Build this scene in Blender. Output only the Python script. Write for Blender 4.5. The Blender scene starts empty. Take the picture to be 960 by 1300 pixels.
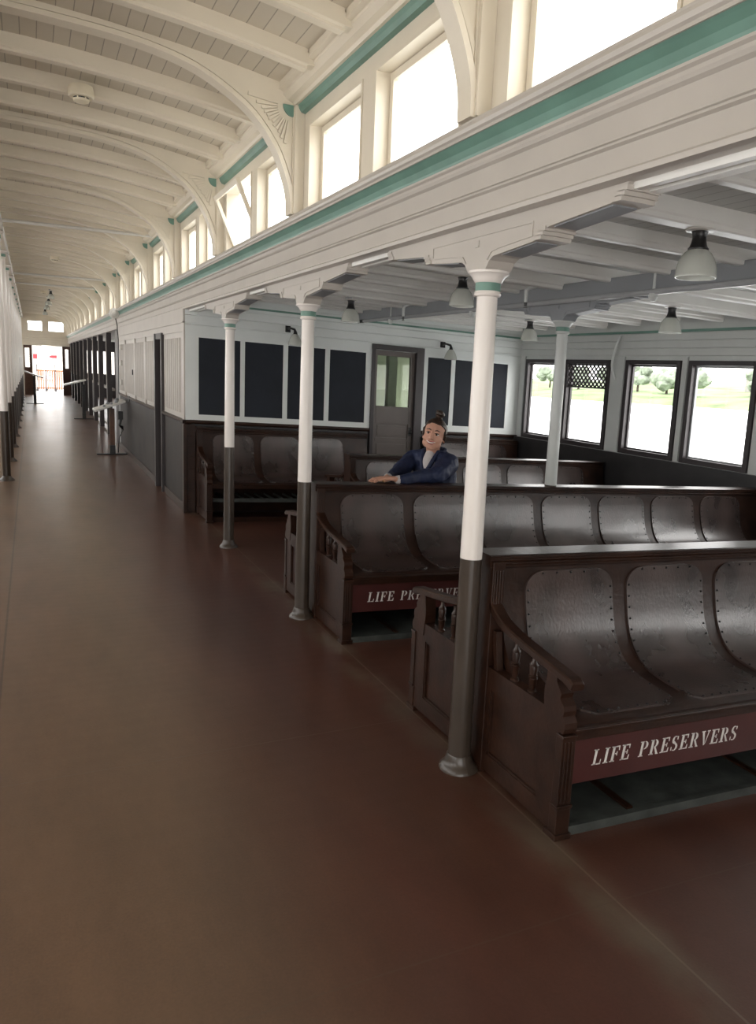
import bpy, bmesh, math, random
from mathutils import Vector, Matrix
random.seed(4)
C = bpy.context.scene.collection
SC = bpy.context.scene
# ------------------------------------------------------------------ measured layout (metres)
XR, Y1, D = 1.568, 2.511, 2.05        # right column row, first column, column pitch
XL, YL = -0.34, 10.98                 # centre line column row
XC = -0.34                            # centre line of the ship
SA, SB, CAM = .0042, .0011, .035      # sheer of the deck and camber of the side bay
XW = 5.75                             # outer wall of the side bay
YC = 8.3                              # front wall of the cabin
YE = 36.3                             # end wall of the hall
def warp(p):
    x, y, z = p
    return Vector((x, y, z + (SA + SB*z)*(y-2.5) - CAM*max(0, x-XR)))

ORD = 'nearest second third fourth fifth sixth seventh eighth ninth tenth eleventh twelfth thirteenth fourteenth fifteenth sixteenth seventeenth eighteenth nineteenth twentieth'.split()
# ------------------------------------------------------------------ materials
def new_mat(name):
    m = bpy.data.materials.new(name); m.use_nodes = True
    nt = m.node_tree; b = nt.nodes['Principled BSDF']
    return m, nt, b
def paint(name, col, rough=.45, var=.06, scale=6, bump=.02, spec=.5, metal=0, bscale=60, dark=None, coat=0):
    m, nt, b = new_mat(name)
    tc = nt.nodes.new('ShaderNodeTexCoord')
    n = nt.nodes.new('ShaderNodeTexNoise'); n.inputs['Scale'].default_value = scale; n.inputs['Detail'].default_value = 5
    nt.links.new(tc.outputs['Object'], n.inputs['Vector'])
    r = nt.nodes.new('ShaderNodeValToRGB')
    r.color_ramp.elements[0].position = .3; r.color_ramp.elements[1].position = .7
    d = dark or tuple(c*(1-var*2) for c in col)
    r.color_ramp.elements[0].color = (*d, 1); r.color_ramp.elements[1].color = (*[min(1, c*(1+var)) for c in col], 1)
    nt.links.new(n.outputs['Fac'], r.inputs['Fac']); nt.links.new(r.outputs['Color'], b.inputs['Base Color'])
    b.inputs['Roughness'].default_value = rough; b.inputs['Metallic'].default_value = metal
    b.inputs['Specular IOR Level'].default_value = spec
    b.inputs['Coat Weight'].default_value = coat; b.inputs['Coat Roughness'].default_value = .15
    if bump:
        n2 = nt.nodes.new('ShaderNodeTexNoise'); n2.inputs['Scale'].default_value = bscale; n2.inputs['Detail'].default_value = 3
        nt.links.new(tc.outputs['Object'], n2.inputs['Vector'])
        bp = nt.nodes.new('ShaderNodeBump'); bp.inputs['Strength'].default_value = bump*5; bp.inputs['Distance'].default_value = .004
        nt.links.new(n2.outputs['Fac'], bp.inputs['Height']); nt.links.new(bp.outputs['Normal'], b.inputs['Normal'])
    return m
def boards(name, col, axis, pitch, rough=.5, groove=.06, dark=.55):
    """painted tongue and groove boarding: thin grooves every pitch metres along axis"""
    m, nt, b = new_mat(name)
    tc = nt.nodes.new('ShaderNodeTexCoord'); sx = nt.nodes.new('ShaderNodeSeparateXYZ')
    nt.links.new(tc.outputs['Object'], sx.inputs[0])
    dv = nt.nodes.new('ShaderNodeMath'); dv.operation = 'DIVIDE'; dv.inputs[1].default_value = pitch
    nt.links.new(sx.outputs[axis], dv.inputs[0])
    fr = nt.nodes.new('ShaderNodeMath'); fr.operation = 'FRACT'; nt.links.new(dv.outputs[0], fr.inputs[0])
    lt = nt.nodes.new('ShaderNodeMath'); lt.operation = 'GREATER_THAN'; lt.inputs[1].default_value = groove
    nt.links.new(fr.outputs[0], lt.inputs[0])
    fl = nt.nodes.new('ShaderNodeMath'); fl.operation = 'FLOOR'; nt.links.new(dv.outputs[0], fl.inputs[0])
    wn = nt.nodes.new('ShaderNodeTexWhiteNoise'); wn.noise_dimensions = '1D'; nt.links.new(fl.outputs[0], wn.inputs['W'])
    rr = nt.nodes.new('ShaderNodeMapRange'); rr.inputs[3].default_value = .93; rr.inputs[4].default_value = 1.0
    nt.links.new(wn.outputs['Value'], rr.inputs[0])
    mx = nt.nodes.new('ShaderNodeMix'); mx.data_type = 'RGBA'
    mx.inputs[6].default_value = (*[c*dark for c in col], 1); mx.inputs[7].default_value = (*col, 1)
    nt.links.new(lt.outputs[0], mx.inputs[0])
    mu = nt.nodes.new('ShaderNodeMix'); mu.data_type = 'RGBA'; mu.blend_type = 'MULTIPLY'; mu.inputs[0].default_value = 1
    nt.links.new(mx.outputs[2], mu.inputs[6]); nt.links.new(rr.outputs[0], mu.inputs[7])
    nt.links.new(mu.outputs[2], b.inputs['Base Color'])
    b.inputs['Roughness'].default_value = rough
    bp = nt.nodes.new('ShaderNodeBump'); bp.inputs['Strength'].default_value = .6; bp.inputs['Distance'].default_value = .004
    nt.links.new(lt.outputs[0], bp.inputs['Height']); nt.links.new(bp.outputs['Normal'], b.inputs['Normal'])
    return m
def glass_mat(name, tint=(1, 1, 1), refl=.12, rough=.02):
    m = bpy.data.materials.new(name); m.use_nodes = True; nt = m.node_tree; nt.nodes.clear()
    o = nt.nodes.new('ShaderNodeOutputMaterial'); t = nt.nodes.new('ShaderNodeBsdfTransparent'); t.inputs[0].default_value = (*tint, 1)
    g = nt.nodes.new('ShaderNodeBsdfGlossy'); g.inputs['Roughness'].default_value = rough
    lw = nt.nodes.new('ShaderNodeLayerWeight'); lw.inputs[0].default_value = .5
    pw = nt.nodes.new('ShaderNodeMath'); pw.operation = 'POWER'; pw.inputs[1].default_value = 5; nt.links.new(lw.outputs['Facing'], pw.inputs[0])
    ml = nt.nodes.new('ShaderNodeMath'); ml.operation = 'MULTIPLY_ADD'; ml.inputs[1].default_value = .5; ml.inputs[2].default_value = .03; nt.links.new(pw.outputs[0], ml.inputs[0])
    mx = nt.nodes.new('ShaderNodeMixShader'); nt.links.new(ml.outputs[0], mx.inputs[0])
    nt.links.new(t.outputs[0], mx.inputs[1]); nt.links.new(g.outputs[0], mx.inputs[2]); nt.links.new(mx.outputs[0], o.inputs[0])
    return m
def emis(name, col, s):
    m, nt, b = new_mat(name); b.inputs['Base Color'].default_value = (*col, 1)
    b.inputs['Emission Color'].default_value = (*col, 1); b.inputs['Emission Strength'].default_value = s
    return m

M = {}
M['cream'] = paint('cream_paint', (.72, .655, .54), .42, .03, 3, .01)
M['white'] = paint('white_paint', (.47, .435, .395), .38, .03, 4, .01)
M['bay'] = paint('bay_white_paint', (.56, .58, .565), .35, .03, 4, .01)
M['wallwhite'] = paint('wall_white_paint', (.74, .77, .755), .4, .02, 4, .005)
M['baybeam'] = paint('bay_beam_paint', (.76, .75, .72), .34, .03, 3, .01)
M['girder'] = paint('girder_grey_paint', (.235, .245, .26), .4, .04, 3, .01)
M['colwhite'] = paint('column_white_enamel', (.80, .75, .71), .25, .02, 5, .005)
M['coldark'] = paint('column_brown_enamel', (.050, .037, .028), .3, .10, 5, .01)
M['teal'] = paint('teal_paint', (.15, .28, .23), .4, .08, 5, .01)
M['deck'] = boards('hall_ceiling_boards', (.60, .54, .44), 0, .085)
M['baydeck'] = boards('bay_ceiling_boards', (.62, .63, .61), 0, .085)
M['brown'] = paint('dark_brown_varnish', (.029, .012, .007), .33, .25, 9, .05, bscale=40, coat=.0, spec=.38)
M['wains'] = paint('dark_wainscot_varnish', (.024, .019, .016), .5, .3, 3, .04, spec=.25, bscale=12)
M['darkwall'] = paint('dark_wainscot_paint', (.028, .027, .028), .33, .15, 5, .05, bscale=25)
M['maroon'] = paint('maroon_paint', (.070, .020, .018), .35, .1, 6, .02)
M['letter'] = paint('white_stencil_paint', (.75, .73, .70), .6, .08, 40, .0)
M['navy'] = paint('navy_board_paint', (.010, .014, .023), .75, .12, 5, .02)
M['doorbrown'] = paint('door_taupe_paint', (.12, .10, .09), .4, .06, 4, .01)
M['frame'] = paint('window_frame_brown', (.035, .028, .030), .4, .08, 5, .01)
M['board'] = paint('grey_floor_board', (.055, .062, .058), .5, .25, 10, .05)
M['black'] = paint('black_metal', (.012, .012, .013), .35, .1, 9, .01)
M['pipe'] = paint('painted_pipe', (.62, .60, .56), .3, .03, 8, .01)
M['bpipe'] = paint('grey_painted_pipe', (.36, .37, .38), .25, .03, 8, .01)
M['detector'] = paint('aged_white_plastic', (.74, .67, .52), .4, .05, 8, .0)
M['orange'] = paint('orange_wood', (.30, .10, .035), .4, .15, 8, .03)
M['postwood'] = paint('stand_post_wood', (.10, .038, .017), .35, .15, 9, .03)
M['panelwhite'] = paint('sign_panel_white', (.60, .60, .58), .25, .05, 8, 0)
M['red'] = paint('red_canvas', (.45, .02, .03), .7, .05, 3, 0)
M['glass'] = glass_mat('window_glass')
M['mirror'] = glass_mat('door_glass', (.8, .85, .75))
M['grass'] = paint('lawn', (.17, .24, .10), .9, .3, .08, 0)
M['leaf'] = paint('hazed_foliage', (.22, .26, .20), .9, .3, .3, 0)  # foliage colour lightened to stand for distant haze
M['trunk'] = paint('tree_bark', (.05, .035, .025), .9, .2, 3, 0)
M['water'] = paint('pale_water', (.75, .77, .78), .4, .03, .05, 0)
M['ground'] = paint('pale_concrete', (.55, .53, .50), .8, .06, .6, 0)
M['houses'] = paint('pale_stucco', (.30, .29, .27), .8, .1, .1, 0)
# varnished bent plywood, crackled
def ply_mat():
    m, nt, b = new_mat('crackled_dark_plywood')
    tc = nt.nodes.new('ShaderNodeTexCoord')
    mp = nt.nodes.new('ShaderNodeMapping'); mp.inputs['Scale'].default_value = (1, 1, .55)
    nt.links.new(tc.outputs['Object'], mp.inputs[0])
    n = nt.nodes.new('ShaderNodeTexNoise'); n.inputs['Scale'].default_value = 5; n.inputs['Detail'].default_value = 3
    nt.links.new(mp.outputs[0], n.inputs['Vector'])
    r = nt.nodes.new('ShaderNodeValToRGB'); r.color_ramp.elements[0].position = .35; r.color_ramp.elements[1].position = .72
    r.color_ramp.elements[0].color = (.026, .016, .014, 1); r.color_ramp.elements[1].color = (.075, .048, .042, 1)
    nt.links.new(n.outputs['Fac'], r.inputs['Fac']); nt.links.new(r.outputs[0], b.inputs['Base Color'])
    rr = nt.nodes.new('ShaderNodeMapRange'); rr.inputs[3].default_value = .20; rr.inputs[4].default_value = .38
    b.inputs['Coat Weight'].default_value = .35; b.inputs['Coat Roughness'].default_value = .17
    nt.links.new(n.outputs['Fac'], rr.inputs[0]); nt.links.new(rr.outputs[0], b.inputs['Roughness'])
    v = nt.nodes.new('ShaderNodeTexNoise'); v.inputs['Scale'].default_value = 95; v.inputs['Detail'].default_value = 5
    nt.links.new(mp.outputs[0], v.inputs['Vector'])
    bp = nt.nodes.new('ShaderNodeBump'); bp.inputs['Strength'].default_value = .32; bp.inputs['Distance'].default_value = .003
    nt.links.new(v.outputs['Fac'], bp.inputs['Height']); nt.links.new(bp.outputs[0], b.inputs['Normal'])
    b.inputs['Specular IOR Level'].default_value = .8
    return m
M['ply'] = ply_mat()
def floor_mat():
    m, nt, b = new_mat('worn_red_brown_deck')
    tc = nt.nodes.new('ShaderNodeTexCoord')
    n = nt.nodes.new('ShaderNodeTexNoise'); n.inputs['Scale'].default_value = .9; n.inputs['Detail'].default_value = 9; n.inputs['Roughness'].default_value = .6
    mp = nt.nodes.new('ShaderNodeMapping'); mp.inputs['Scale'].default_value = (1, .35, 1)
    nt.links.new(tc.outputs['Object'], mp.inputs[0]); nt.links.new(mp.outputs[0], n.inputs['Vector'])
    r = nt.nodes.new('ShaderNodeValToRGB'); r.color_ramp.elements[0].position = .3; r.color_ramp.elements[1].position = .72
    r.color_ramp.elements[0].color = (.066, .021, .014, 1); r.color_ramp.elements[1].color = (.095, .042, .026, 1)
    nt.links.new(n.outputs['Fac'], r.inputs['Fac'])
    sx = nt.nodes.new('ShaderNodeSeparateXYZ'); nt.links.new(tc.outputs['Object'], sx.inputs[0])
    # floor turns paler and browner towards the left
    ln = nt.nodes.new('ShaderNodeMapRange'); ln.interpolation_type = 'SMOOTHSTEP'
    ln.inputs[1].default_value = 1.1; ln.inputs[2].default_value = .25; ln.inputs[3].default_value = 0; ln.inputs[4].default_value = .7
    nt.links.new(sx.outputs[0], ln.inputs[0])
    mx = nt.nodes.new('ShaderNodeMix'); mx.data_type = 'RGBA'; nt.links.new(ln.outputs[0], mx.inputs[0])
    nt.links.new(r.outputs[0], mx.inputs[6]); mx.inputs[7].default_value = (.150, .092, .054, 1)
    # fine grit
    g = nt.nodes.new('ShaderNodeTexNoise'); g.inputs['Scale'].default_value = 130; nt.links.new(tc.outputs['Object'], g.inputs['Vector'])
    gr = nt.nodes.new('ShaderNodeMapRange'); gr.inputs[3].default_value = .82; gr.inputs[4].default_value = 1.2; nt.links.new(g.outputs['Fac'], gr.inputs[0])
    mu = nt.nodes.new('ShaderNodeMix'); mu.data_type = 'RGBA'; mu.blend_type = 'MULTIPLY'; mu.inputs[0].default_value = 1
    nt.links.new(mx.outputs[2], mu.inputs[6]); nt.links.new(gr.outputs[0], mu.inputs[7])
    # seams of the deck covering
    def seam(axis, pos, w):
        a = nt.nodes.new('ShaderNodeMath'); a.operation = 'SUBTRACT'; a.inputs[1].default_value = pos; nt.links.new(sx.outputs[axis], a.inputs[0])
        c = nt.nodes.new('ShaderNodeMath'); c.operation = 'ABSOLUTE'; nt.links.new(a.outputs[0], c.inputs[0])
        d = nt.nodes.new('ShaderNodeMath'); d.operation = 'LESS_THAN'; d.inputs[1].default_value = w; nt.links.new(c.outputs[0], d.inputs[0])
        return d.outputs[0]
    dx = nt.nodes.new('ShaderNodeMath'); dx.operation = 'SUBTRACT'; dx.inputs[1].default_value = 1.585; nt.links.new(sx.outputs[0], dx.inputs[0])
    da = nt.nodes.new('ShaderNodeMath'); da.operation = 'ABSOLUTE'; nt.links.new(dx.outputs[0], da.inputs[0])
    dm = nt.nodes.new('ShaderNodeMapRange'); dm.interpolation_type = 'SMOOTHSTEP'; dm.inputs[1].default_value = .14; dm.inputs[2].default_value = .02; dm.inputs[3].default_value = 0; dm.inputs[4].default_value = 1
    nt.links.new(da.outputs[0], dm.inputs[0])
    dn = nt.nodes.new('ShaderNodeTexNoise'); dn.inputs['Scale'].default_value = 3.5; dn.inputs['Detail'].default_value = 6; nt.links.new(tc.outputs['Object'], dn.inputs['Vector'])
    dr = nt.nodes.new('ShaderNodeMapRange'); dr.inputs[1].default_value = .4; dr.inputs[2].default_value = .65; dr.inputs[3].default_value = 0; dr.inputs[4].default_value = .7; nt.links.new(dn.outputs['Fac'], dr.inputs[0])
    dq = nt.nodes.new('ShaderNodeMath'); dq.operation = 'MULTIPLY'; nt.links.new(dm.outputs[0], dq.inputs[0]); nt.links.new(dr.outputs[0], dq.inputs[1])
    dd = nt.nodes.new('ShaderNodeMix'); dd.data_type = 'RGBA'; nt.links.new(dq.outputs[0], dd.inputs[0]); nt.links.new(mu.outputs[2], dd.inputs[6]); dd.inputs[7].default_value = (.115, .090, .062, 1)
    # scattered dark scuffs
    sc = nt.nodes.new('ShaderNodeTexNoise'); sc.inputs['Scale'].default_value = 2.2; sc.inputs['Detail'].default_value = 10; sc.inputs['Roughness'].default_value = .7; nt.links.new(mp.outputs[0], sc.inputs['Vector'])
    sr = nt.nodes.new('ShaderNodeMapRange'); sr.inputs[1].default_value = .3; sr.inputs[2].default_value = .7; sr.inputs[3].default_value = .72; sr.inputs[4].default_value = 1.18; nt.links.new(sc.outputs['Fac'], sr.inputs[0])
    sm = nt.nodes.new('ShaderNodeMix'); sm.data_type = 'RGBA'; sm.blend_type = 'MULTIPLY'; sm.inputs[0].default_value = 1; nt.links.new(dd.outputs[2], sm.inputs[6]); nt.links.new(sr.outputs[0], sm.inputs[7])
    cur = sm.outputs[2]
    for ax, pos, w, col, k in ((0, 1.625, .004, (.16, .12, .09), .6), (0, -.19, .006, (.02, .012, .01), .6), (1, 2.98, .003, (.12, .09, .07), .5), (1, 1.62, .003, (.09, .06, .04), .4),
                               (1, 5.05, .003, (.12, .09, .07), .5), (1, 7.1, .004, (.10, .08, .06), .5)):
        s = seam(ax, pos, w)
        q = nt.nodes.new('ShaderNodeMath'); q.operation = 'MULTIPLY'; q.inputs[1].default_value = k; nt.links.new(s, q.inputs[0])
        mm = nt.nodes.new('ShaderNodeMix'); mm.data_type = 'RGBA'; nt.links.new(q.outputs[0], mm.inputs[0]); nt.links.new(cur, mm.inputs[6])
        mm.inputs[7].default_value = (*col, 1); cur = mm.outputs[2]
    nt.links.new(cur, b.inputs['Base Color'])
    rg = nt.nodes.new('ShaderNodeMapRange'); rg.inputs[3].default_value = .30; rg.inputs[4].default_value = .52
    nt.links.new(n.outputs['Fac'], rg.inputs[0]); nt.links.new(rg.outputs[0], b.inputs['Roughness'])
    # faint cross boards under the covering
    w = nt.nodes.new('ShaderNodeTexWave'); w.bands_direction = 'Y'; w.inputs['Scale'].default_value = 3.2; w.inputs['Distortion'].default_value = 1.5; w.inputs['Detail'].default_value = 3
    nt.links.new(tc.outputs['Object'], w.inputs['Vector'])
    bp = nt.nodes.new('ShaderNodeBump'); bp.inputs['Strength'].default_value = .05; bp.inputs['Distance'].default_value = .004
    nt.links.new(w.outputs['Fac'], bp.inputs['Height'])
    bp2 = nt.nodes.new('ShaderNodeBump'); bp2.inputs['Strength'].default_value = .15; bp2.inputs['Distance'].default_value = .002
    nt.links.new(g.outputs['Fac'], bp2.inputs['Height']); nt.links.new(bp.outputs[0], bp2.inputs['Normal']); nt.links.new(bp2.outputs[0], b.inputs['Normal'])
    b.inputs['Specular IOR Level'].default_value = .5
    b.inputs['Coat Weight'].default_value = .35; b.inputs['Coat Roughness'].default_value = .22
    return m
M['floor'] = floor_mat()
def shade_mat():
    m, nt, b = new_mat('pressed_glass_shade')
    b.inputs['Base Color'].default_value = (.80, .82, .76, 1); b.inputs['Roughness'].default_value = .22
    b.inputs['Transmission Weight'].default_value = .45; b.inputs['Specular IOR Level'].default_value = .7
    return m
M['shade'] = shade_mat()
M['skin'] = paint('tanned_skin', (.58, .31, .22), .5, .06, 20, .0)
M['hair'] = paint('dark_brown_hair', (.040, .021, .013), .4, .35, 60, .2, bscale=120)
M['jacket'] = paint('navy_jacket_cloth', (.010, .018, .058), .65, .15, 10, .05, bscale=25)
M['shirt'] = paint('pale_grey_shirt', (.52, .48, .48), .8, .06, 30, .02)
M['jeans'] = paint('blue_denim', (.03, .05, .10), .8, .1, 30, .02)
M['teeth'] = paint('teeth_white', (.8, .78, .72), .3, .02, 5, 0)
M['lip'] = paint('lip_pink', (.42, .13, .12), .4, .05, 5, 0)
M['eye'] = paint('eye_dark', (.03, .018, .012), .15, .05, 5, 0)
M['gold'] = paint('gold_ring_metal', (.8, .55, .2), .2, .02, 5, 0, metal=1)

# ------------------------------------------------------------------ mesh builder
class B:
    def __init__(s): s.bm = bmesh.new()
    def face(s, pts):
        s.bm.faces.new([s.bm.verts.new(p) for p in pts])
    def box(s, x0, x1, y0, y1, z0, z1):
        v = [s.bm.verts.new((x, y, z)) for x in (x0, x1) for y in (y0, y1) for z in (z0, z1)]
        for f in ((0,1,3,2),(4,6,7,5),(0,4,5,1),(2,3,7,6),(0,2,6,4),(1,5,7,3)): s.bm.faces.new([v[i] for i in f])
        return s
    def loops(s, rings, close_u=True, caps=True):
        vs = [[s.bm.verts.new(p) for p in r] for r in rings]
        n = len(vs[0])
        for a, b in zip(vs, vs[1:]):
            for i in range(n if close_u else n-1):
                j = (i+1) % n
                s.bm.faces.new([a[i], a[j], b[j], b[i]])
        if caps and close_u:
            s.bm.faces.new(vs[0][::-1]); s.bm.faces.new(vs[-1])
        return s
    def ext(s, prof, a0, a1, ax='y', n=1):
        """extrude a closed profile: ax y -> (x,z), ax x -> (y,z), ax z -> (x,y)"""
        f = {'y': lambda p, t: (p[0], t, p[1]), 'x': lambda p, t: (t, p[0], p[1]), 'z': lambda p, t: (p[0], p[1], t)}[ax]
        return s.loops([[f(p, a0+(a1-a0)*k/n) for p in prof] for k in range(n+1)])
    def lathe(s, prof, x, y, n=24, z0=0):
        return s.loops([[(x+r*math.cos(2*math.pi*i/n), y+r*math.sin(2*math.pi*i/n), z0+z) for i in range(n)] for r, z in prof])
    def tube(s, pts, r, n=10):
        pts = [Vector(p) for p in pts]; rr = r if isinstance(r, (list, tuple)) else [r]*len(pts)
        rings = []; up = None
        for i, p in enumerate(pts):
            d = (pts[min(i+1, len(pts)-1)] - pts[max(i-1, 0)]).normalized()
            if up is None: up = Vector((0, 0, 1)) if abs(d.z) < .9 else Vector((1, 0, 0))
            a = d.cross(up).normalized(); bb = a.cross(d).normalized(); up = bb
            rings.append([tuple(p + a*rr[i]*math.cos(2*math.pi*k/n) + bb*rr[i]*math.sin(2*math.pi*k/n)) for k in range(n)])
        return s.loops(rings)
    def ball(s, c, r, sub=2, sc=(1, 1, 1), rot=None):
        mt = Matrix.Translation(c) @ (rot.to_4x4() if rot else Matrix()) @ Matrix.Diagonal((*[r*k for k in sc], 1))
        bmesh.ops.create_icosphere(s.bm, subdivisions=sub, radius=1, matrix=mt); return s
    def strip(s, a, b, y0, y1):
        """plate between two (x,z) polylines of equal length, from y0 to y1"""
        n = len(a)
        for (p, q) in ((a, b),):
            A0 = [s.bm.verts.new((u[0], y0, u[1])) for u in p]; B0 = [s.bm.verts.new((u[0], y0, u[1])) for u in q]
            A1 = [s.bm.verts.new((u[0], y1, u[1])) for u in p]; B1 = [s.bm.verts.new((u[0], y1, u[1])) for u in q]
            for i in range(n-1):
                s.bm.faces.new([A0[i], A0[i+1], B0[i+1], B0[i]]); s.bm.faces.new([A1[i], B1[i], B1[i+1], A1[i+1]])
                s.bm.faces.new([A0[i], A1[i], A1[i+1], A0[i+1]]); s.bm.faces.new([B0[i], B0[i+1], B1[i+1], B1[i]])
            s.bm.faces.new([A0[0], B0[0], B1[0], A1[0]]); s.bm.faces.new([A0[-1], A1[-1], B1[-1], B0[-1]])
        return s
    def build(s, name, mat, parent=None, smooth=False, bevel=0, warped=True, cuts=()):
        bm = s.bm
        if warped:
            xs = [v.co.x for v in bm.verts]
            if xs and min(xs) < XR-.01 and max(xs) > XR+.01:
                bmesh.ops.bisect_plane(bm, geom=bm.verts[:]+bm.edges[:]+bm.faces[:], plane_co=(XR, 0, 0), plane_no=(1, 0, 0))
            for yc in cuts:
                bmesh.ops.bisect_plane(bm, geom=bm.verts[:]+bm.edges[:]+bm.faces[:], plane_co=(0, yc, 0), plane_no=(0, 1, 0))
        bmesh.ops.recalc_face_normals(bm, faces=bm.faces[:])
        if ZK[0]:
            for v in bm.verts:
                if v.co.z > .5: v.co.z = .5+(v.co.z-.5)*ZK[0]
        off = parent.matrix_world.translation.copy() if parent and parent.type == 'EMPTY' else Vector((0, 0, 0))
        if parent and 'org' in ORG.get(parent.name, {}): off = ORG[parent.name]['org']
        for v in bm.verts:
            v.co = (warp(v.co) if warped else v.co) - off
        me = bpy.data.meshes.new(name); bm.to_mesh(me); bm.free()
        if smooth:
            for p in me.polygons: p.use_smooth = True
            me.set_sharp_from_angle(angle=math.radians(35))
        me.materials.append(M[mat] if isinstance(mat, str) else mat)
        o = bpy.data.objects.new(name, me); C.objects.link(o)
        if parent: o.parent = parent
        ORG[o.name] = {'org': off}
        if bevel:
            md = o.modifiers.new('bevel', 'BEVEL'); md.width = bevel; md.segments = 2; md.limit_method = 'ANGLE'
        return o
ORG = {}
ZK = [None]
def thing(name, label, cat, loc, group=None, kind=None, warped=True):
    o = bpy.data.objects.new(name, None); C.objects.link(o); o.empty_display_size = .1
    o.location = warp(loc) if warped else Vector(loc)
    ORG[o.name] = {'org': Vector(o.location)}
    o['label'] = label; o['category'] = cat
    if group: o['group'] = group
    if kind: o['kind'] = kind
    return o
def tag(o, label, cat, group=None, kind=None):
    o['label'] = label; o['category'] = cat
    if group: o['group'] = group
    if kind: o['kind'] = kind
    return o
def mirror(x): return 2*XC - x

# ------------------------------------------------------------------ floor
b = B()
xs = [-5, -2.3, -.34, .6, XR, 3, 4.4, XW+.12]; ys = [-3] + [-1+2*k for k in range(19)] + [YE+.1]
for i in range(len(xs)-1):
    for j in range(len(ys)-1):
        b.face([(xs[i], ys[j], 0), (xs[i+1], ys[j], 0), (xs[i+1], ys[j+1], 0), (xs[i], ys[j+1], 0)])
bmesh.ops.remove_doubles(b.bm, verts=b.bm.verts[:], dist=.001)
tag(b.build('floor', 'floor'), 'worn red-brown deck floor running the length of the hall', 'floor', kind='structure')

# ------------------------------------------------------------------ hall ceiling
def dz(x, base): return base - .055*(x-XC)**2
DECK = 3.37
def curve_x(x0, x1, n): return [x0+(x1-x0)*k/n for k in range(n+1)]
b = B()
xx = curve_x(mirror(1.56), 1.56, 20)
b.loops([[(x, y, dz(x, DECK)) for x in xx] + [(x, y, dz(x, DECK)+.04) for x in reversed(xx)] for y in (-3, 3, 9, 15, 21, 27, 33, YE+.1)])
tag(b.build('ceiling', 'deck'), 'cream tongue-and-groove boarding of the arched hall ceiling', 'ceiling', kind='structure')
# beams, three between each pair of arches
nb = 0
for bay in range(-1, 17):
    for j in (1, 2, 3):
        y = Y1 + (bay + j/4)*D
        if y < 1.4 or y > YE-.1: continue
        x1 = 1.345; b = B(); pts = curve_x(mirror(x1), x1, 16)
        prof = []
        for yy, zz in ((-.035, .10), (-.035, .022), (-.027, .012), (-.027, 0), (.027, 0), (.027, .012), (.035, .022), (.035, .10)): prof.append((yy, zz))
        b.loops([[(x, y+yy, dz(x, 3.277)+zz) for yy, zz in prof] for x in pts])
        # the end is scribed down to the cornice
        b.box(1.345, 1.50, y-.035, y+.035, dz(1.4, 3.277)+.03, dz(1.4, 3.277)+.085)
        o = b.build('ceiling_beam', 'cream')
        if bay < 0: lab = 'cream ceiling beam on the near side of the nearest arch, at the very top of the picture' if j == 3 else 'cream ceiling beam %s before the nearest arch' % ('two places' if j == 2 else 'three places')
        else: lab = 'cream cambered ceiling beam, %s of three behind the %s arch from the camera' % (('first', 'second', 'third')[j-1], ORD[bay])
        tag(o, lab, 'ceiling beam', 'cambered beams of the hall ceiling')
# arch ribs
INN = [(1.77, 2.50), (1.765, 2.60), (1.74, 2.70), (1.69, 2.82), (1.64, 2.90), (1.58, 2.975), (1.51, 3.04), (1.42, 3.10), (1.30, 3.165), (1.17, 3.215), (1.02, 3.25), (.85, 3.275), (.6, 3.293), (.3, 3.306), (0, 3.312)]
def smooth_curve(P, k=3):
    out = []
    for i in range(len(P)-1):
        p0, p1, p2, p3 = P[max(i-1, 0)], P[i], P[i+1], P[min(i+2, len(P)-1)]
        for t in range(k):
            t /= k
            out.append(tuple(.5*((2*p1[c])+(-p0[c]+p2[c])*t+(2*p0[c]-5*p1[c]+4*p2[c]-p3[c])*t*t+(-p0[c]+3*p1[c]-3*p2[c]+p3[c])*t**3) for c in (0, 1)))
    out.append(P[-1]); return out
INNS = smooth_curve(INN)
def outer(i, inner):
    k = next(j for j, p in enumerate(inner) if p[0] <= 1.53)
    d, z = inner[i]
    if i < k:
        t = i/k; return (1.84, 2.50+(3.17-2.50)*t)
    t = (i-k)/max(1, len(inner)-1-k)
    return None, t
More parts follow.
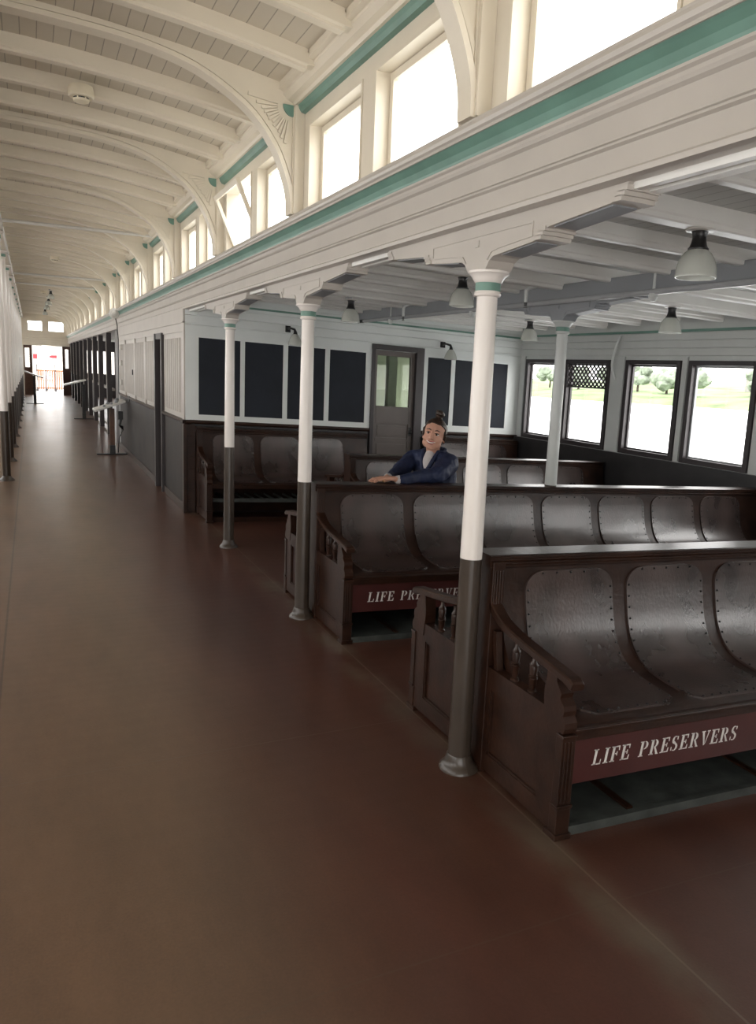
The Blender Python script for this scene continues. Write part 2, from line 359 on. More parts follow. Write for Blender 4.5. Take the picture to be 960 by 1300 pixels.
def arch(y, n):
    t = thing('arch_rib', 'cream arched ceiling rib with carved fan in its corner, %s from the camera' % ORD[n], 'arch', (1.46, y, 2.5), 'arched ribs across the hall')
    k = next(j for j, p in enumerate(INNS) if p[0] <= 1.55)
    out = []
    for i, (d, z) in enumerate(INNS):
        if i < k: out.append((1.84, 2.50+(3.18-2.50)*i/k))
        else:
            dd = 1.84*(1-(i-k)/(len(INNS)-1-k)); out.append((dd, 3.37-.055*dd*dd))
    full_i = [(XC+d, z) for d, z in INNS] + [(XC-d, z) for d, z in reversed(INNS[:-1])]
    full_o = [(XC+d, z) for d, z in out] + [(XC-d, z) for d, z in reversed(out[:-1])]
    b = B(); b.strip(full_i, full_o, y-.03, y+.03); b.build('rib_plate', 'cream', t)
    # moulded bead along the inner edge
    def offs(P, o):
        r = []
        for i, p in enumerate(P):
            a = Vector(P[max(i-1, 0)]); c = Vector(P[min(i+1, len(P)-1)]); d = (c-a).normalized(); nrm = Vector((-d.y, d.x))
            if nrm.dot(Vector(p)-Vector((XC, 2.2))) < 0: nrm = -nrm
            r.append((p[0]+nrm.x*o, p[1]+nrm.y*o))
        return r
    o1, o2, o3, o4, o5 = offs(full_i, -.006), offs(full_i, .018), offs(full_i, .026), offs(full_i, .044), offs(full_i, .050)
    b = B(); b.strip(o1, o2, y-.046, y+.046); b.build('edge_bead', 'cream', t)
    b = B(); b.strip(o3, o4, y-.037, y+.037); b.strip(o4, o5, y-.033, y+.033); b.build('edge_moulding', 'cream', t)
    def reach(cx, cz, ca, sa):
        k = .05
        while k < .6:
            px, pz = cx+ca*k, cz+sa*k
            if min(math.dist((px, pz), q) for q in full_i) < .066: break
            k += .01
        return k
    # carved fan: tapering rays from the corner, on both faces and both sides
    for sgn in (1, -1):
        b = B(); cx, cz = XC+sgn*1.755, 3.085
        for r in range(12):
            a = math.radians(172 + r*8.2) ; ca, sa = math.cos(a)*sgn, math.sin(a)
            L0 = .075; L1 = min(reach(cx, cz, ca, sa), .34)
            if sgn < 0 and n > 3: continue
            px, pz = -sa*sgn, ca*sgn
            for f in (-1, 1):
                yy0, yy1 = y+f*.029, y+f*.041
                w0, w1 = .0035, min(.0095, .004+L1*.022)
                q = [(cx+ca*L0+px*w0, cz+sa*L0+pz*w0), (cx+ca*L0-px*w0, cz+sa*L0-pz*w0), (cx+ca*L1-px*w1, cz+sa*L1-pz*w1), (cx+ca*L1+px*w1, cz+sa*L1+pz*w1)]
                b.ext(q, min(yy0, yy1), max(yy0, yy1))
        if len(b.bm.verts): b.build('fan_carving', 'cream', t)
        b = B()
        for f in (-1, 1):
            q = [(cx+sgn*.02, cz+.012)] + [(cx+sgn*.02+sgn*.062*math.cos(math.radians(180+a)), cz+.012+.062*math.sin(math.radians(180+a))) for a in range(0, 91, 15)]
            b.ext(q, min(y+f*.029, y+f*.043), max(y+f*.029, y+f*.043)); b.build('fan_quadrant', 'teal', t); b = B()
    for s in (1, -1):
        X = (lambda x: x) if s > 0 else mirror
        b = B(); b.box(min(X(1.44), X(1.499)), max(X(1.44), X(1.499)), y-.06, y+.06, 2.503, 3.098); b.box(min(X(1.432), X(1.499)), max(X(1.432), X(1.499)), y-.042, y+.042, 2.503, 3.09); b.build('pilaster', 'cream', t)
    return t
NARCH = 16
for n in range(NARCH+1):
    y = Y1+n*D
    if y < YE-.2: arch(y, n)
# ------------------------------------------------------------------ clerestory walls and windows
YB0, YB1 = -3, YE+.1
OPEN = []
for n in range(-2, NARCH+1):
    y0 = Y1 + n*D
    for a, c in ((.15, .97), (1.12, 1.90)):
        if y0+c < YE-.1 and y0+a > -2.9: OPEN.append((y0+a, y0+c))
ZO0, ZO1 = 2.505, 2.985
CUTS = [3, 9, 15, 21, 27, 33]
def wall_with_holes(s, holes, z0, z1, za, zb, x0, x1):
    """wall slab along y with rectangular holes"""
    b = B(); X0, X1 = (x0, x1) if s > 0 else (mirror(x1), mirror(x0))
    b.box(X0, X1, YB0, YB1, z0, za); b.box(X0, X1, YB0, YB1, zb, z1)
    ys = [YB0] + [v for h in holes for v in h] + [YB1]
    for i in range(0, len(ys), 2): b.box(X0, X1, ys[i], ys[i+1], za, zb)
    return b
for s, side in ((1, 'right'), (-1, 'left')):
    X = (lambda x: x) if s > 0 else mirror
    b = wall_with_holes(s, OPEN, 2.40, 3.30, ZO0, ZO1, 1.50, 1.60)
    tag(b.build('wall_clerestory_%s' % side, 'cream', cuts=CUTS), 'cream clerestory wall above the entablature on the %s of the hall' % side, 'wall', kind='structure')
    # crown moulding with the teal cove below
    P = [(1.50, 3.26), (1.35, 3.26), (1.35, 3.175), (1.375, 3.165), (1.375, 3.15), (1.40, 3.125), (1.43, 3.115), (1.44, 3.10), (1.50, 3.10)]
    b = B(); b.ext([(X(x), z) for x, z in P], YB0, YB1)
    tag(b.build('trim_crown_%s' % side, 'cream', cuts=CUTS), 'cream crown moulding where the %s clerestory wall meets the hall ceiling' % side, 'moulding', kind='structure')
    P = [(1.50, 3.10), (1.456, 3.10), (1.462, 3.08), (1.475, 3.062), (1.50, 3.056)]
    b = B(); b.ext([(X(x), z) for x, z in P], YB0, YB1)
    tag(b.build('trim_teal_%s' % side, 'teal', cuts=CUTS), 'teal band under the crown moulding on the %s clerestory wall' % side, 'moulding', kind='structure')
# windows
wn = 0
def clere_window(y0, y1, s, idx, tilt=False):
    global wn
    wn += 1
    X = (lambda x: x) if s > 0 else mirror
    side = 'right' if s > 0 else 'left'
    t = thing('window_%d' % wn, 'clerestory window %s, %s' % ('tilted open inward' if tilt else 'closed', idx), 'window', (X(1.55), (y0+y1)/2, ZO0), kind='structure')
    def bx(b, xa, xb, *r): return b.box(min(X(xa), X(xb)), max(X(xa), X(xb)), *r)
    b = B()
    w = .014
    bx(b, 1.494, 1.598, y0+.001, y0+w, ZO0+.001, ZO1-.001); bx(b, 1.494, 1.598, y1-w, y1-.001, ZO0+.001, ZO1-.001)
    bx(b, 1.494, 1.598, y0+w, y1-w, ZO1-w, ZO1-.001); bx(b, 1.494, 1.598, y0+w, y1-w, ZO0+.001, ZO0+w)
    b.build('window_frame', 'cream', t)
    a0, a1, c0, c1 = y0+w+.004, y1-w-.004, ZO0+w+.003, ZO1-w-.003
    sw = .035
    sb = B(); gb = B()
    bx(sb, 1.565, 1.59, a0, a0+sw, c0, c1); bx(sb, 1.565, 1.59, a1-sw, a1, c0, c1)
    bx(sb, 1.565, 1.59, a0+sw, a1-sw, c1-sw, c1); bx(sb, 1.565, 1.59, a0+sw, a1-sw, c0, c0+sw)
    bx(gb, 1.576, 1.580, a0+sw-.004, a1-sw+.004, c0+sw-.004, c1-sw+.004)
    if tilt:
        R = Matrix.Translation((X(1.57), 0, c0)) @ Matrix.Rotation(-math.radians(24)*s, 4, 'Y') @ Matrix.Translation((-X(1.57), 0, -c0))
        for q in (sb, gb): bmesh.ops.transform(q.bm, matrix=R, verts=q.bm.verts[:])
    sa = sb.build('sash', 'cream', t); gb.build('pane', 'glass', sa)
for k, (a, c) in enumerate(OPEN):
    if c < .6: continue
    i = k//2
    for s in (1, -1):
        n = int(round((a - Y1)/D - .3)) ; which = 'first' if ((a-Y1) % D) < .6 else 'second'
        if s > 0:
            lab = 'right clerestory, %s pane beyond the %s arch' % (which, ORD[n]) if n >= 0 else 'right clerestory, %s opening before the nearest arch, at the top right' % ('farther' if which == 'second' else 'nearer')
        else:
            lab = 'left clerestory, %s beyond the %s arch' % (which, ORD[n] if n >= 0 else 'camera before the first')
        tilt = (s > 0 and n == 1 and which == 'second')
        clere_window(a, c, s, lab, tilt)

# ------------------------------------------------------------------ entablature
for s, side in ((1, 'right'), (-1, 'left')):
    X = (lambda x: x) if s > 0 else mirror
    def ex(P, name, mat, lab):
        b = B(); b.ext([(X(x), z) for x, z in P], YB0, YB1)
        return tag(b.build(name, mat, cuts=CUTS), lab, 'moulding', kind='structure')
    ex([(1.66, 2.155), (1.495, 2.155), (1.472, 2.158), (1.470, 2.172), (1.478, 2.180), (1.487, 2.183), (1.487, 2.245), (1.474, 2.250), (1.474, 2.256), (1.480, 2.259), (1.474, 2.262), (1.474, 2.268), (1.487, 2.274),
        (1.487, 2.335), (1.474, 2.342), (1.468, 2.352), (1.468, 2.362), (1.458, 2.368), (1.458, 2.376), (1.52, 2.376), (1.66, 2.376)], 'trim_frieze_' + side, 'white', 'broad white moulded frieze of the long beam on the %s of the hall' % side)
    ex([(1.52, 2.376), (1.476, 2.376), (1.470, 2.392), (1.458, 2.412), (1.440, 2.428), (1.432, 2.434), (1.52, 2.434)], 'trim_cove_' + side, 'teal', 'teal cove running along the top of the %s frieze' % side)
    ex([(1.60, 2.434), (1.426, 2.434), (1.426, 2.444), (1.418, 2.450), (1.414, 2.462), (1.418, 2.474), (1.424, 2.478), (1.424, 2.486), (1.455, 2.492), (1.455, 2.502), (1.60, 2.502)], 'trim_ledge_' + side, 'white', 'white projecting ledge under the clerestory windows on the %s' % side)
# inner soffit beam on the bay side
b = B(); b.ext([(1.53, 2.156), (1.53, 2.136), (1.555, 2.136), (1.555, 2.15), (1.585, 2.15), (1.585, 2.136), (1.62, 2.136), (1.62, 2.156)], -3, YC)
tag(b.build('trim_soffit', 'baybeam'), 'grey moulded underside strip of the long beam between column brackets', 'moulding', kind='structure')

# ------------------------------------------------------------------ columns
def column(x, y, zc, cap, label, group, white='colwhite', low=True, brk=True, capz=None):
    t = thing('column', label, 'column', (x, y, 0), group)
    h = cap
    rl = lambda z: .0475 - .0085*z/1.9
    b = B(); b.lathe([(.082, 0), (.080, .010), (.068, .022), (.060, .034), (.056, .045), (.052, .06), (.0485, .066)], x, y, 28); b.build('base_flange', 'coldark', t, smooth=True)
    b = B(); b.lathe([(rl(0), .05), (rl(zc), zc)], x, y, 28); b.build('lower_shaft', 'coldark', t, smooth=True)
    b = B(); b.lathe([(rl(zc)+.0006, zc), (rl(1.9), h-.08)], x, y, 28); b.build('upper_shaft', white, t, smooth=True)
    b = B(); b.lathe([(.039, h-.092), (.048, h-.088), (.051, h-.081), (.048, h-.073), (.046, h-.070)], x, y, 28)
    b.lathe([(.047, h-.042), (.050, h-.040), (.054, h-.034), (.058, h-.028), (.060, h-.022), (.069, h-.014), (.071, h-.012), (.077, h-.008), (.077, h), (.03, h)], x, y, 28)
    b.build('capital', white, t, smooth=True)
    b = B(); b.lathe([(.0465, h-.071), (.0475, h-.071), (.0475, h-.041), (.0465, h-.041)], x, y, 28); b.build('capital_band', 'teal', t, smooth=True)
    return t
def bracket(x, y, z0, z1, label, mat, w=.055):
    """bracket with stepped ends carrying the beam on the column"""
    t = thing('beam_bracket', label, 'bracket', (x, y, z0), 'stepped brackets on the columns')
    h = z1 - z0
    half = [(.062, 0), (.07, .008), (.085, .028), (.11, .040), (.15, .043), (.385, .062), (.395, .085), (.43, .095), (.745, .118), (.757, .135), (.785, h)]
    half = [(d, min(dz_, h)) for d, dz_ in half]
    P = [(y-d, z0+dz_) for d, dz_ in reversed(half)] + [(y+d, z0+dz_) for d, dz_ in half]
    # plate as vertical quads so the outline stays clean
    top = [(p[0], z1) for p in P]
    b = B()
    n = len(P)
    v = [[b.bm.verts.new((xx, q[0], q[1])) for q in row] for row in (P, top) for xx in (x-w, x+w)]
    for i in range(n-1):
        b.bm.faces.new([v[0][i], v[0][i+1], v[2][i+1], v[2][i]]); b.bm.faces.new([v[1][i], v[3][i], v[3][i+1], v[1][i+1]])
        b.bm.faces.new([v[0][i], v[1][i], v[1][i+1], v[0][i+1]]); b.bm.faces.new([v[2][i], v[2][i+1], v[3][i+1], v[3][i]])
    b.bm.faces.new([v[0][0], v[2][0], v[3][0], v[1][0]]); b.bm.faces.new([v[0][-1], v[1][-1], v[3][-1], v[2][-1]])
    bmesh.ops.remove_doubles(b.bm, verts=b.bm.verts[:], dist=.0003)
    b.build('bracket_plate', mat, t)
    # raised panel outline on the faces, moulded blocks at the steps, sunk soffit panels
    b = B()
    for f in (-1, 1):
        xa, xb = sorted((x+f*w, x+f*(w+.004)))
        b.box(xa, xb, y-.34, y+.34, z0+.118, z0+.123) if h > .13 else None
        for g in (-1, 1):
            ya, yb = sorted((y+g*.34, y+g*.345)); b.box(xa, xb, ya, yb, z0+.075, z0+.123)
            pts = [(y+g*.34, z0+.075), (y+g*.15, z0+.062), (y+g*.10, z0+.055), (y+g*.075, z0+.03)]
            for p, q in zip(pts, pts[1:]):
                b.loops([[(xx, p[0], p[1]+e) for xx, e in ((xa, 0), (xb, 0), (xb, .004), (xa, .004))], [(xx, q[0], q[1]+e) for xx, e in ((xa, 0), (xb, 0), (xb, .004), (xa, .004))]])
        b.box(xa, xb, y-.012, y+.012, z0+.082, z0+.105)
    b.build('panel_bead', mat, t)
    b = B()
    for g in (-1, 1):
        for d0, zz in ((.385, .064), (.75, .120)):
            for k in range(3):
                ya, yb = sorted((y+g*(d0-.03+k*.012), y+g*(d0+.012+k*.010)))
                b.box(x-w-.006, x+w+.006, ya, yb, z0+zz-.004+k*.012, z0+zz+.010+k*.012)
            b.build('step_moulding', mat, t); b = B()
    b = B()
    for g in (-1, 1):
        for (da, db, za, zb) in ((.15, .35, .0415, .0580), (.44, .71, .0935, .1130)):
            ring = []
            for d, z in ((da, za), (db, zb)):
                ring.append([(x-w+.012, y+g*d, z0+z-.002), (x+w-.012, y+g*d, z0+z-.002), (x+w-.012, y+g*d, z0+z+.01), (x-w+.012, y+g*d, z0+z+.01)])
            b.loops(ring); b.build('soffit_panel', 'girder', t); b = B()
    return t
CL = ['nearest iron column, white above and brown below, at the end of the front bench',
      'white and brown iron column standing at the end of the second double bench',
      'slender white and brown iron column standing free on the floor before the corner bench']
for i in range(3):
    column(XR, Y1+i*D, .897, 1.993, CL[i], 'columns between hall and side bay')
    bracket(XR, Y1+i*D, 1.993, 2.158, 'white stepped bracket on the %s column beneath the long frieze' % ('nearest', 'second', 'third')[i], 'white')
column(3.50, Y1+D, .897, 2.083, 'white column rising behind the second bench, under the grey girder', 'columns of the side bay', 'bay')
for i in (1,):
    bracket(3.50, Y1+i*D, 2.083, 2.232, 'grey stepped bracket under the side bay girder on the white bay column', 'girder')
# centre line columns on the left: tall, up to the ceiling
for i in range(12):
    y = YL + i*D
    if y > YE-1: break
    t = thing('column', 'tall white and brown column at the left edge, %s in the receding row' % ORD[i].replace('nearest', 'nearest and first'), 'column', (XL, y, 0), 'tall centre line columns')
    b = B(); b.lathe([(.10, 0), (.09, .02), (.065, .04), (.05, .06)], XL, y, 20); b.build('base_flange', 'coldark', t, smooth=True)
    b = B(); b.lathe([(.050, .05), (.048, .897)], XL, y, 20); b.build('lower_shaft', 'coldark', t, smooth=True)
    b = B(); b.lathe([(.049, .897), (.041, 3.0)], XL, y, 20); b.build('upper_shaft', 'colwhite', t, smooth=True)
    b = B(); b.lathe([(.045, 3.0), (.055, 3.01), (.055, 3.02), (.045, 3.025)], XL, y, 20); b.lathe([(.045, 3.065), (.055, 3.075), (.08, 3.09), (.08, 3.11), (.03, 3.11)], XL, y, 20); b.build('capital', 'colwhite', t, smooth=True)
    b = B(); b.lathe([(.046, 3.024), (.047, 3.024), (.047, 3.066), (.046, 3.066)], XL, y, 20); b.build('capital_band', 'teal', t, smooth=True)
b = B(); b.box(XL-.06, XL+.06, YB0, YB1, 3.12, 3.27)
tag(b.build('centre_beam', 'cream', cuts=CUTS), 'cream lengthwise beam over the left column row', 'beam', kind='structure')

# ------------------------------------------------------------------ side bay ceiling
BB = 2.305
b = B(); b.box(1.60, XW+.1, -3, YE+.1, 2.385, 2.42)
tag(b.build('ceiling_bay', 'baydeck', cuts=CUTS), 'grey-white boarded ceiling of the low side bay', 'ceiling', kind='structure')
kk = 0
for k in range(-4, 12):
    y = Y1 + k*D/4
    if y < .9 or y > YC-.05: continue
    big = k % 4 == 0
    w = .05 if big else .033
    z = BB-.012 if big else BB
    b = B(); b.ext([(y-w, 2.386), (y-w, z+.03), (y-w+.008, z+.022), (y-w+.008, z+.006), (y-w+.014, z), (y+w-.014, z), (y+w-.008, z+.006), (y+w-.008, z+.022), (y+w, z+.03), (y+w, 2.386)], 1.66, XW-.13, 'x')
    o = b.build('ceiling_beam', 'baybeam')
    kk += 1
    where = {-3: 'over the open floor before the nearest column', -2: 'two beams before the nearest column', -1: 'just before the nearest column'}.get(k)
    if where is None:
        where = ('in line with the %s column' % ('nearest', 'second', 'third')[k//4]) if big else '%s beyond the %s column' % (('first', 'second', 'third')[k % 4-1], ('nearest', 'second', 'third')[k//4])
    tag(o, ('heavy moulded' if big else 'light') + ' grey-white cross beam of the side bay ceiling ' + where, 'ceiling beam', 'cross beams of the side bay')
# the bay girder with its pipe
b = B(); b.box(3.44, 3.56, -3, YC, 2.232, 2.33)
tag(b.build('bay_girder', 'girder'), 'grey lengthwise girder carrying the side bay ceiling beams', 'beam', kind='structure')
b = B(); b.tube([(3.36, -2.5, 2.20), (3.36, 7.9, 2.20)], .018, 10)
t = thing('sprinkler_pipe', 'grey painted pipe running beside the side bay girder', 'pipe', (3.36, 2.7, 2.2))
b.build('pipe_run', 'bpipe', t, smooth=True)
for y in (3.55, 1.6, 5.6, 7.2):
    b = B(); b.tube([(3.36, y, 2.19), (3.36, y, 2.17), (3.36, y, 2.145)], [.024, .028, .016], 10); b.tube([(3.36, y, 2.2), (3.36, y, 2.31)], .008, 8); b.build('pipe_hanger', 'bay', t, smooth=True)
b = B(); b.tube([(3.36, 7.9, 2.20), (3.33, 7.98, 2.195), (3.30, 8.0, 2.22)], .02, 8); b.build('pipe_end', 'black', t, smooth=True)
for (x, y, lab) in ((3.17, 4.57, 'painted sprinkler drop hanging to the right of the nearest column'), (3.22, 6.62, 'painted sprinkler drop hanging to the left of the nearest column')):
    t = thing('sprinkler', lab, 'sprinkler', (x, y, 2.30), 'sprinkler drops')
    b = B(); b.tube([(x+.1, y, 2.305), (x+.02, y, 2.280), (x, y, 2.262), (x, y, 2.18)], [.014, .015, .016, .012], 10); b.build('drop_pipe', 'bay', t, smooth=True)
    b = B(); b.tube([(x, y, 2.18), (x, y, 2.15)], [.012, .009], 8); b.lathe([(.004, 2.148), (.014, 2.145), (.014, 2.142)], x, y, 8); b.build('nozzle', 'black', t, smooth=True)

# ------------------------------------------------------------------ pendant lamps
def ribbed(b, prof, x, y, n=48):
    b.loops([[(x+(r*(1+.03*(i % 2)))*math.cos(2*math.pi*i/n), y+(r*(1+.03*(i % 2)))*math.sin(2*math.pi*i/n), z) for i in range(n)] for r, z in prof], caps=False)
def pendant(x, y, z, label, sc=1.0, group='glass pendant lamps of the side bay', name='pendant_lamp'):
    """z is the underside of the shade"""
    t = thing(name, label, 'lamp', (x, y, z+.215*sc), group)
    f = lambda P: [(r*sc, z+h*sc) for r, h in P]
    b = B(); ribbed(b, f([(.081, 0), (.083, .006), (.081, .014), (.080, .035), (.075, .060), (.066, .083), (.053, .102), (.040, .114), (.036, .118), (.033, .116), (.049, .099), (.062, .080), (.071, .058), (.076, .034), (.077, .014), (.078, 0), (.081, 0)]), x, y)
    b.build('lamp_shade', 'shade', t, smooth=True)
    b = B(); b.lathe(f([(.042, .112), (.043, .120), (.036, .128), (.031, .145), (.028, .165), (.031, .185), (.036, .192), (.02, .195)]), x, y, 20); b.build('lamp_holder', 'black', t, smooth=True)
    b = B(); b.lathe(f([(.046, .190), (.060, .193), (.060, .199), (.03, .203)]), x, y, 20); b.build('mounting_plate', 'pipe', t, smooth=True)
    b = B(); b.box(x-.045*sc, x-.002, y-.03, y+.03, z+.20*sc, z+.225*sc); b.build('junction_box', 'bpipe', t)
    b = B(); b.ball((x, y, z+.07*sc), .028*sc, 2); b.build('bulb', 'shade', t, smooth=True)
    return t
pendant(2.60, Y1, 2.095, 'nearest glass pendant lamp, largest, at the upper right under the bay ceiling')
pendant(2.65, Y1+D, 2.095, 'glass pendant lamp just left of the nearest column capital')
pendant(2.68, Y1+2*D, 2.075, 'small glass pendant lamp above the chalkboards, between the first two columns')
pendant(4.52, Y1+D, 2.095, 'glass pendant lamp above the right-hand windows, beyond the grey girder')
pendant(4.66, Y1+2*D, 2.085, 'small glass pendant lamp hanging left of the white bay column')

# ------------------------------------------------------------------ benches
def seat_prof(sgn, yc):
    P = [(-.062, .884), (-.069, .79), (-.083, .70), (-.103, .61), (-.13, .54), (-.165, .49), (-.21, .455), (-.27, .435), (-.35, .425), (-.44, .420), (-.51, .412), (-.545, .398)]
    P = smooth_curve(P, 2)
    return [(yc - sgn*p[0]*-1 if False else yc + p[0]*sgn, p[1]) for p in P]
GLY = {}
def arc(cx, cy, rx, ry, a0, a1, tk, tn, n=10):
    """crescent stroke, thick where the stroke is vertical"""
    o, i = [], []
    for k in range(n+1):
        a = math.radians(a0+(a1-a0)*k/n); w = tn + (tk-tn)*abs(math.cos(a))
        o.append((cx+rx*math.cos(a), cy+ry*math.sin(a))); i.append((cx+(rx-w)*math.cos(a), cy+(ry-w*.62)*math.sin(a)))
    return [[o[k], o[k+1], i[k+1], i[k]] for k in range(n)]
def R_(x0, y0, x1, y1): return [(x0, y0), (x1, y0), (x1, y1), (x0, y1)]
GLY['I'] = (.34, [R_(.09, 0, .25, 1), R_(0, 0, .34, .06), R_(0, .94, .34, 1)])
GLY['L'] = (.66, [R_(.09, 0, .25, 1), R_(0, .94, .34, 1), R_(0, 0, .27, .06), R_(.33, 0, .64, .07), [(.56, .07), (.64, .07), (.64, .32), (.60, .32)]])
GLY['F'] = (.62, [R_(.09, 0, .25, 1), R_(0, 0, .34, .06), R_(0, .94, .27, 1), R_(.31, .93, .60, 1), [(.52, .93), (.60, .93), (.60, .70), (.57, .70)], R_(.31, .48, .46, .54), R_(.43, .38, .48, .64)])
GLY['E'] = (.66, GLY['F'][1][:1] + [R_(0, .94, .27, 1), R_(0, 0, .27, .06), R_(.31, .93, .60, 1), [(.52, .93), (.60, .93), (.60, .72), (.57, .72)], R_(.31, .48, .46, .54), R_(.43, .38, .48, .64), R_(.31, 0, .64, .07), [(.56, .07), (.64, .07), (.64, .30), (.60, .30)]])
GLY['P'] = (.66, [R_(.09, 0, .25, 1), R_(0, 0, .34, .06), R_(0, .94, .27, 1)] + arc(.34, .73, .29, .27, -88, 88, .15, .06))
GLY['R'] = (.74, [R_(.09, 0, .25, 1), R_(0, 0, .34, .06), R_(0, .94, .27, 1)] + arc(.34, .74, .27, .26, -88, 88, .15, .06) + [[(.34, .48), (.46, .48), (.70, .04), (.56, .04)], R_(.54, 0, .74, .05)])
GLY['V'] = (.72, [[(.06, .94), (.22, .94), (.42, .06), (.34, .0)], [(.44, .10), (.48, .16), (.64, .94), (.58, .94)], R_(0, .94, .30, 1), R_(.48, .94, .72, 1)])
GLY['S'] = (.58, arc(.28, .73, .24, .27, 60, 250, .14, .06) + arc(.28, .27, .26, .27, -120, 70, .14, .06) + [[(.14, .62), (.24, .66), (.45, .44), (.36, .36)], R_(.44, .74, .50, .96), R_(.03, .04, .08, .28)])
GLY[' '] = (.42, [])
def lettering(x0, width, z, h, y, parent):
    s = 'LIFE PRESERVERS'; gap = .17
    tot = sum(GLY[c][0]+gap for c in s)-gap
    k = width/tot; cx = x0
    for c in s:
        w, polys = GLY[c]
        b = B()
        for p in polys:
            b.ext([(cx+(px)*k+.16*h*py, z+py*h) for px, py in p], y-.0015, y+.001)
        if polys: b.build('stencil_letter', 'letter', parent)
        cx += (w+gap)*k
def end_panel(x0, x1, yc, sgn, t):
    Y = lambda d: yc + sgn*d
    def bx(b, xa, xb, da, db, z0, z1):
        ya, yb = sorted((Y(da), Y(db))); b.box(xa, xb, ya, yb, z0, z1)
    # frame with a sunk panel
    b = B(); bx(b, x0, x1, -.555, -.45, .02, .41); bx(b, x0, x1, -.11, -.045, .02, .46)
    bx(b, x0, x1, -.45, -.11, .02, .095); bx(b, x0, x1, -.45, -.11, .375, .46)
    bx(b, x0, x1, -.50, -.45, .41, .46)
    e = b.build('end_panel', 'brown', t)
    b = B(); bx(b, x0+.014, x1-.008, -.455, -.105, .09, .38); b.build('sunk_panel', 'brown', e)
    b = B()
    for r in ((-.45, -.442, .095, .375), (-.118, -.11, .095, .375), (-.45, -.11, .095, .103), (-.45, -.11, .367, .375)): bx(b, x0+.004, x0+.015, *r)
    b.build('panel_moulding', 'brown', e)
    # fluted front pilaster with a foot
    b = B(); bx(b, x0-.006, x1+.006, -.580, -.545, .13, .385)
    for k in range(3): bx(b, x0+.004+k*.015, x0+.010+k*.015, -.584, -.58, .14, .37)
    bx(b, x0-.010, x1+.010, -.585, -.545, .115, .130); bx(b, x0-.006, x1+.006, -.582, -.54, .02, .115); bx(b, x0-.012, x1+.012, -.59, -.52, 0, .022)
    bx(b, x0-.008, x1+.008, -.586, -.545, .385, .395)
    b.build('front_post', 'brown', t, bevel=.002)
    # curvy upright under the arm
    P = [(-.47, .40), (-.575, .40), (-.583, .42), (-.580, .45), (-.566, .465), (-.572, .48), (-.568, .505), (-.545, .515), (-.55, .53), (-.535, .55), (-.52, .575), (-.52, .60), (-.465, .60), (-.47, .56), (-.455, .50), (-.455, .46)]
    b = B(); n = len(P)
    L = P[1:11+1]; Rr = [(-.47, .40), (-.468, .42), (-.465, .44), (-.462, .46), (-.458, .48), (-.456, .50), (-.456, .52), (-.458, .54), (-.462, .56), (-.465, .58), (-.465, .60)]
    b.loops([[(x0-.003, Y(p[0]), q[1]), (x1+.003, Y(p[0]), q[1]), (x1+.003, Y(q[0]), q[1]), (x0-.003, Y(q[0]), q[1])] for p, q in zip(L, Rr)])
    b.build('arm_upright', 'brown', t)
    # sweeping armrest
    top = smooth_curve([(-.07, .755), (-.085, .735), (-.11, .715), (-.15, .690), (-.22, .668), (-.32, .650), (-.44, .633), (-.54, .620), (-.585, .612), (-.60, .598)], 2)
    bot = smooth_curve([(-.07, .705), (-.085, .690), (-.11, .672), (-.15, .652), (-.22, .633), (-.32, .616), (-.44, .599), (-.54, .586), (-.58, .572), (-.598, .572)], 2)
    b = B(); b.loops([[(x0-.004, Y(p[0]), p[1]-.006), (x0+.002, Y(p[0]), p[1]), (x1-.002, Y(p[0]), p[1]), (x1+.004, Y(p[0]), p[1]-.006), (x1+.004, Y(q[0]), q[1]+.006), (x1-.002, Y(q[0]), q[1]), (x0+.002, Y(q[0]), q[1]), (x0-.004, Y(q[0]), q[1]+.006)] for p, q in zip(top, bot)])
    b.build('armrest', 'brown', t)
    xm = (x0+x1)/2
    for d in (-.235, -.35):
        zt = .665-.13*(abs(d)-.1) - .012 - .025
        h = zt - .455
        b = B(); b.lathe([(.013, .455), (.017, .458), (.017, .458+.06*h), (.010, .458+.10*h), (.014, .458+.2*h), (.016, .458+.38*h), (.018, .458+.40*h), (.018, .458+.43*h), (.014, .458+.45*h), (.018, .458+.48*h), (.014, .458+.51*h), (.017, .458+.72*h), (.015, .458+.78*h), (.018, .458+.80*h), (.009, .458+.9*h), (.008, zt+.012)], xm, Y(d), 14)
        b.build('spindle', 'brown', t, smooth=True)
    # curved brace nearest the back
    b = B(); q = smooth_curve([(-.125, .455), (-.115, .50), (-.105, .56), (-.10, .62)], 3)
    b.loops([[(xm-.014, Y(p[0]-.012), p[1]), (xm+.014, Y(p[0]-.012), p[1]), (xm+.014, Y(p[0]+.012), p[1]), (xm-.014, Y(p[0]+.012), p[1])] for p in q])
    b.build('brace', 'brown', t)
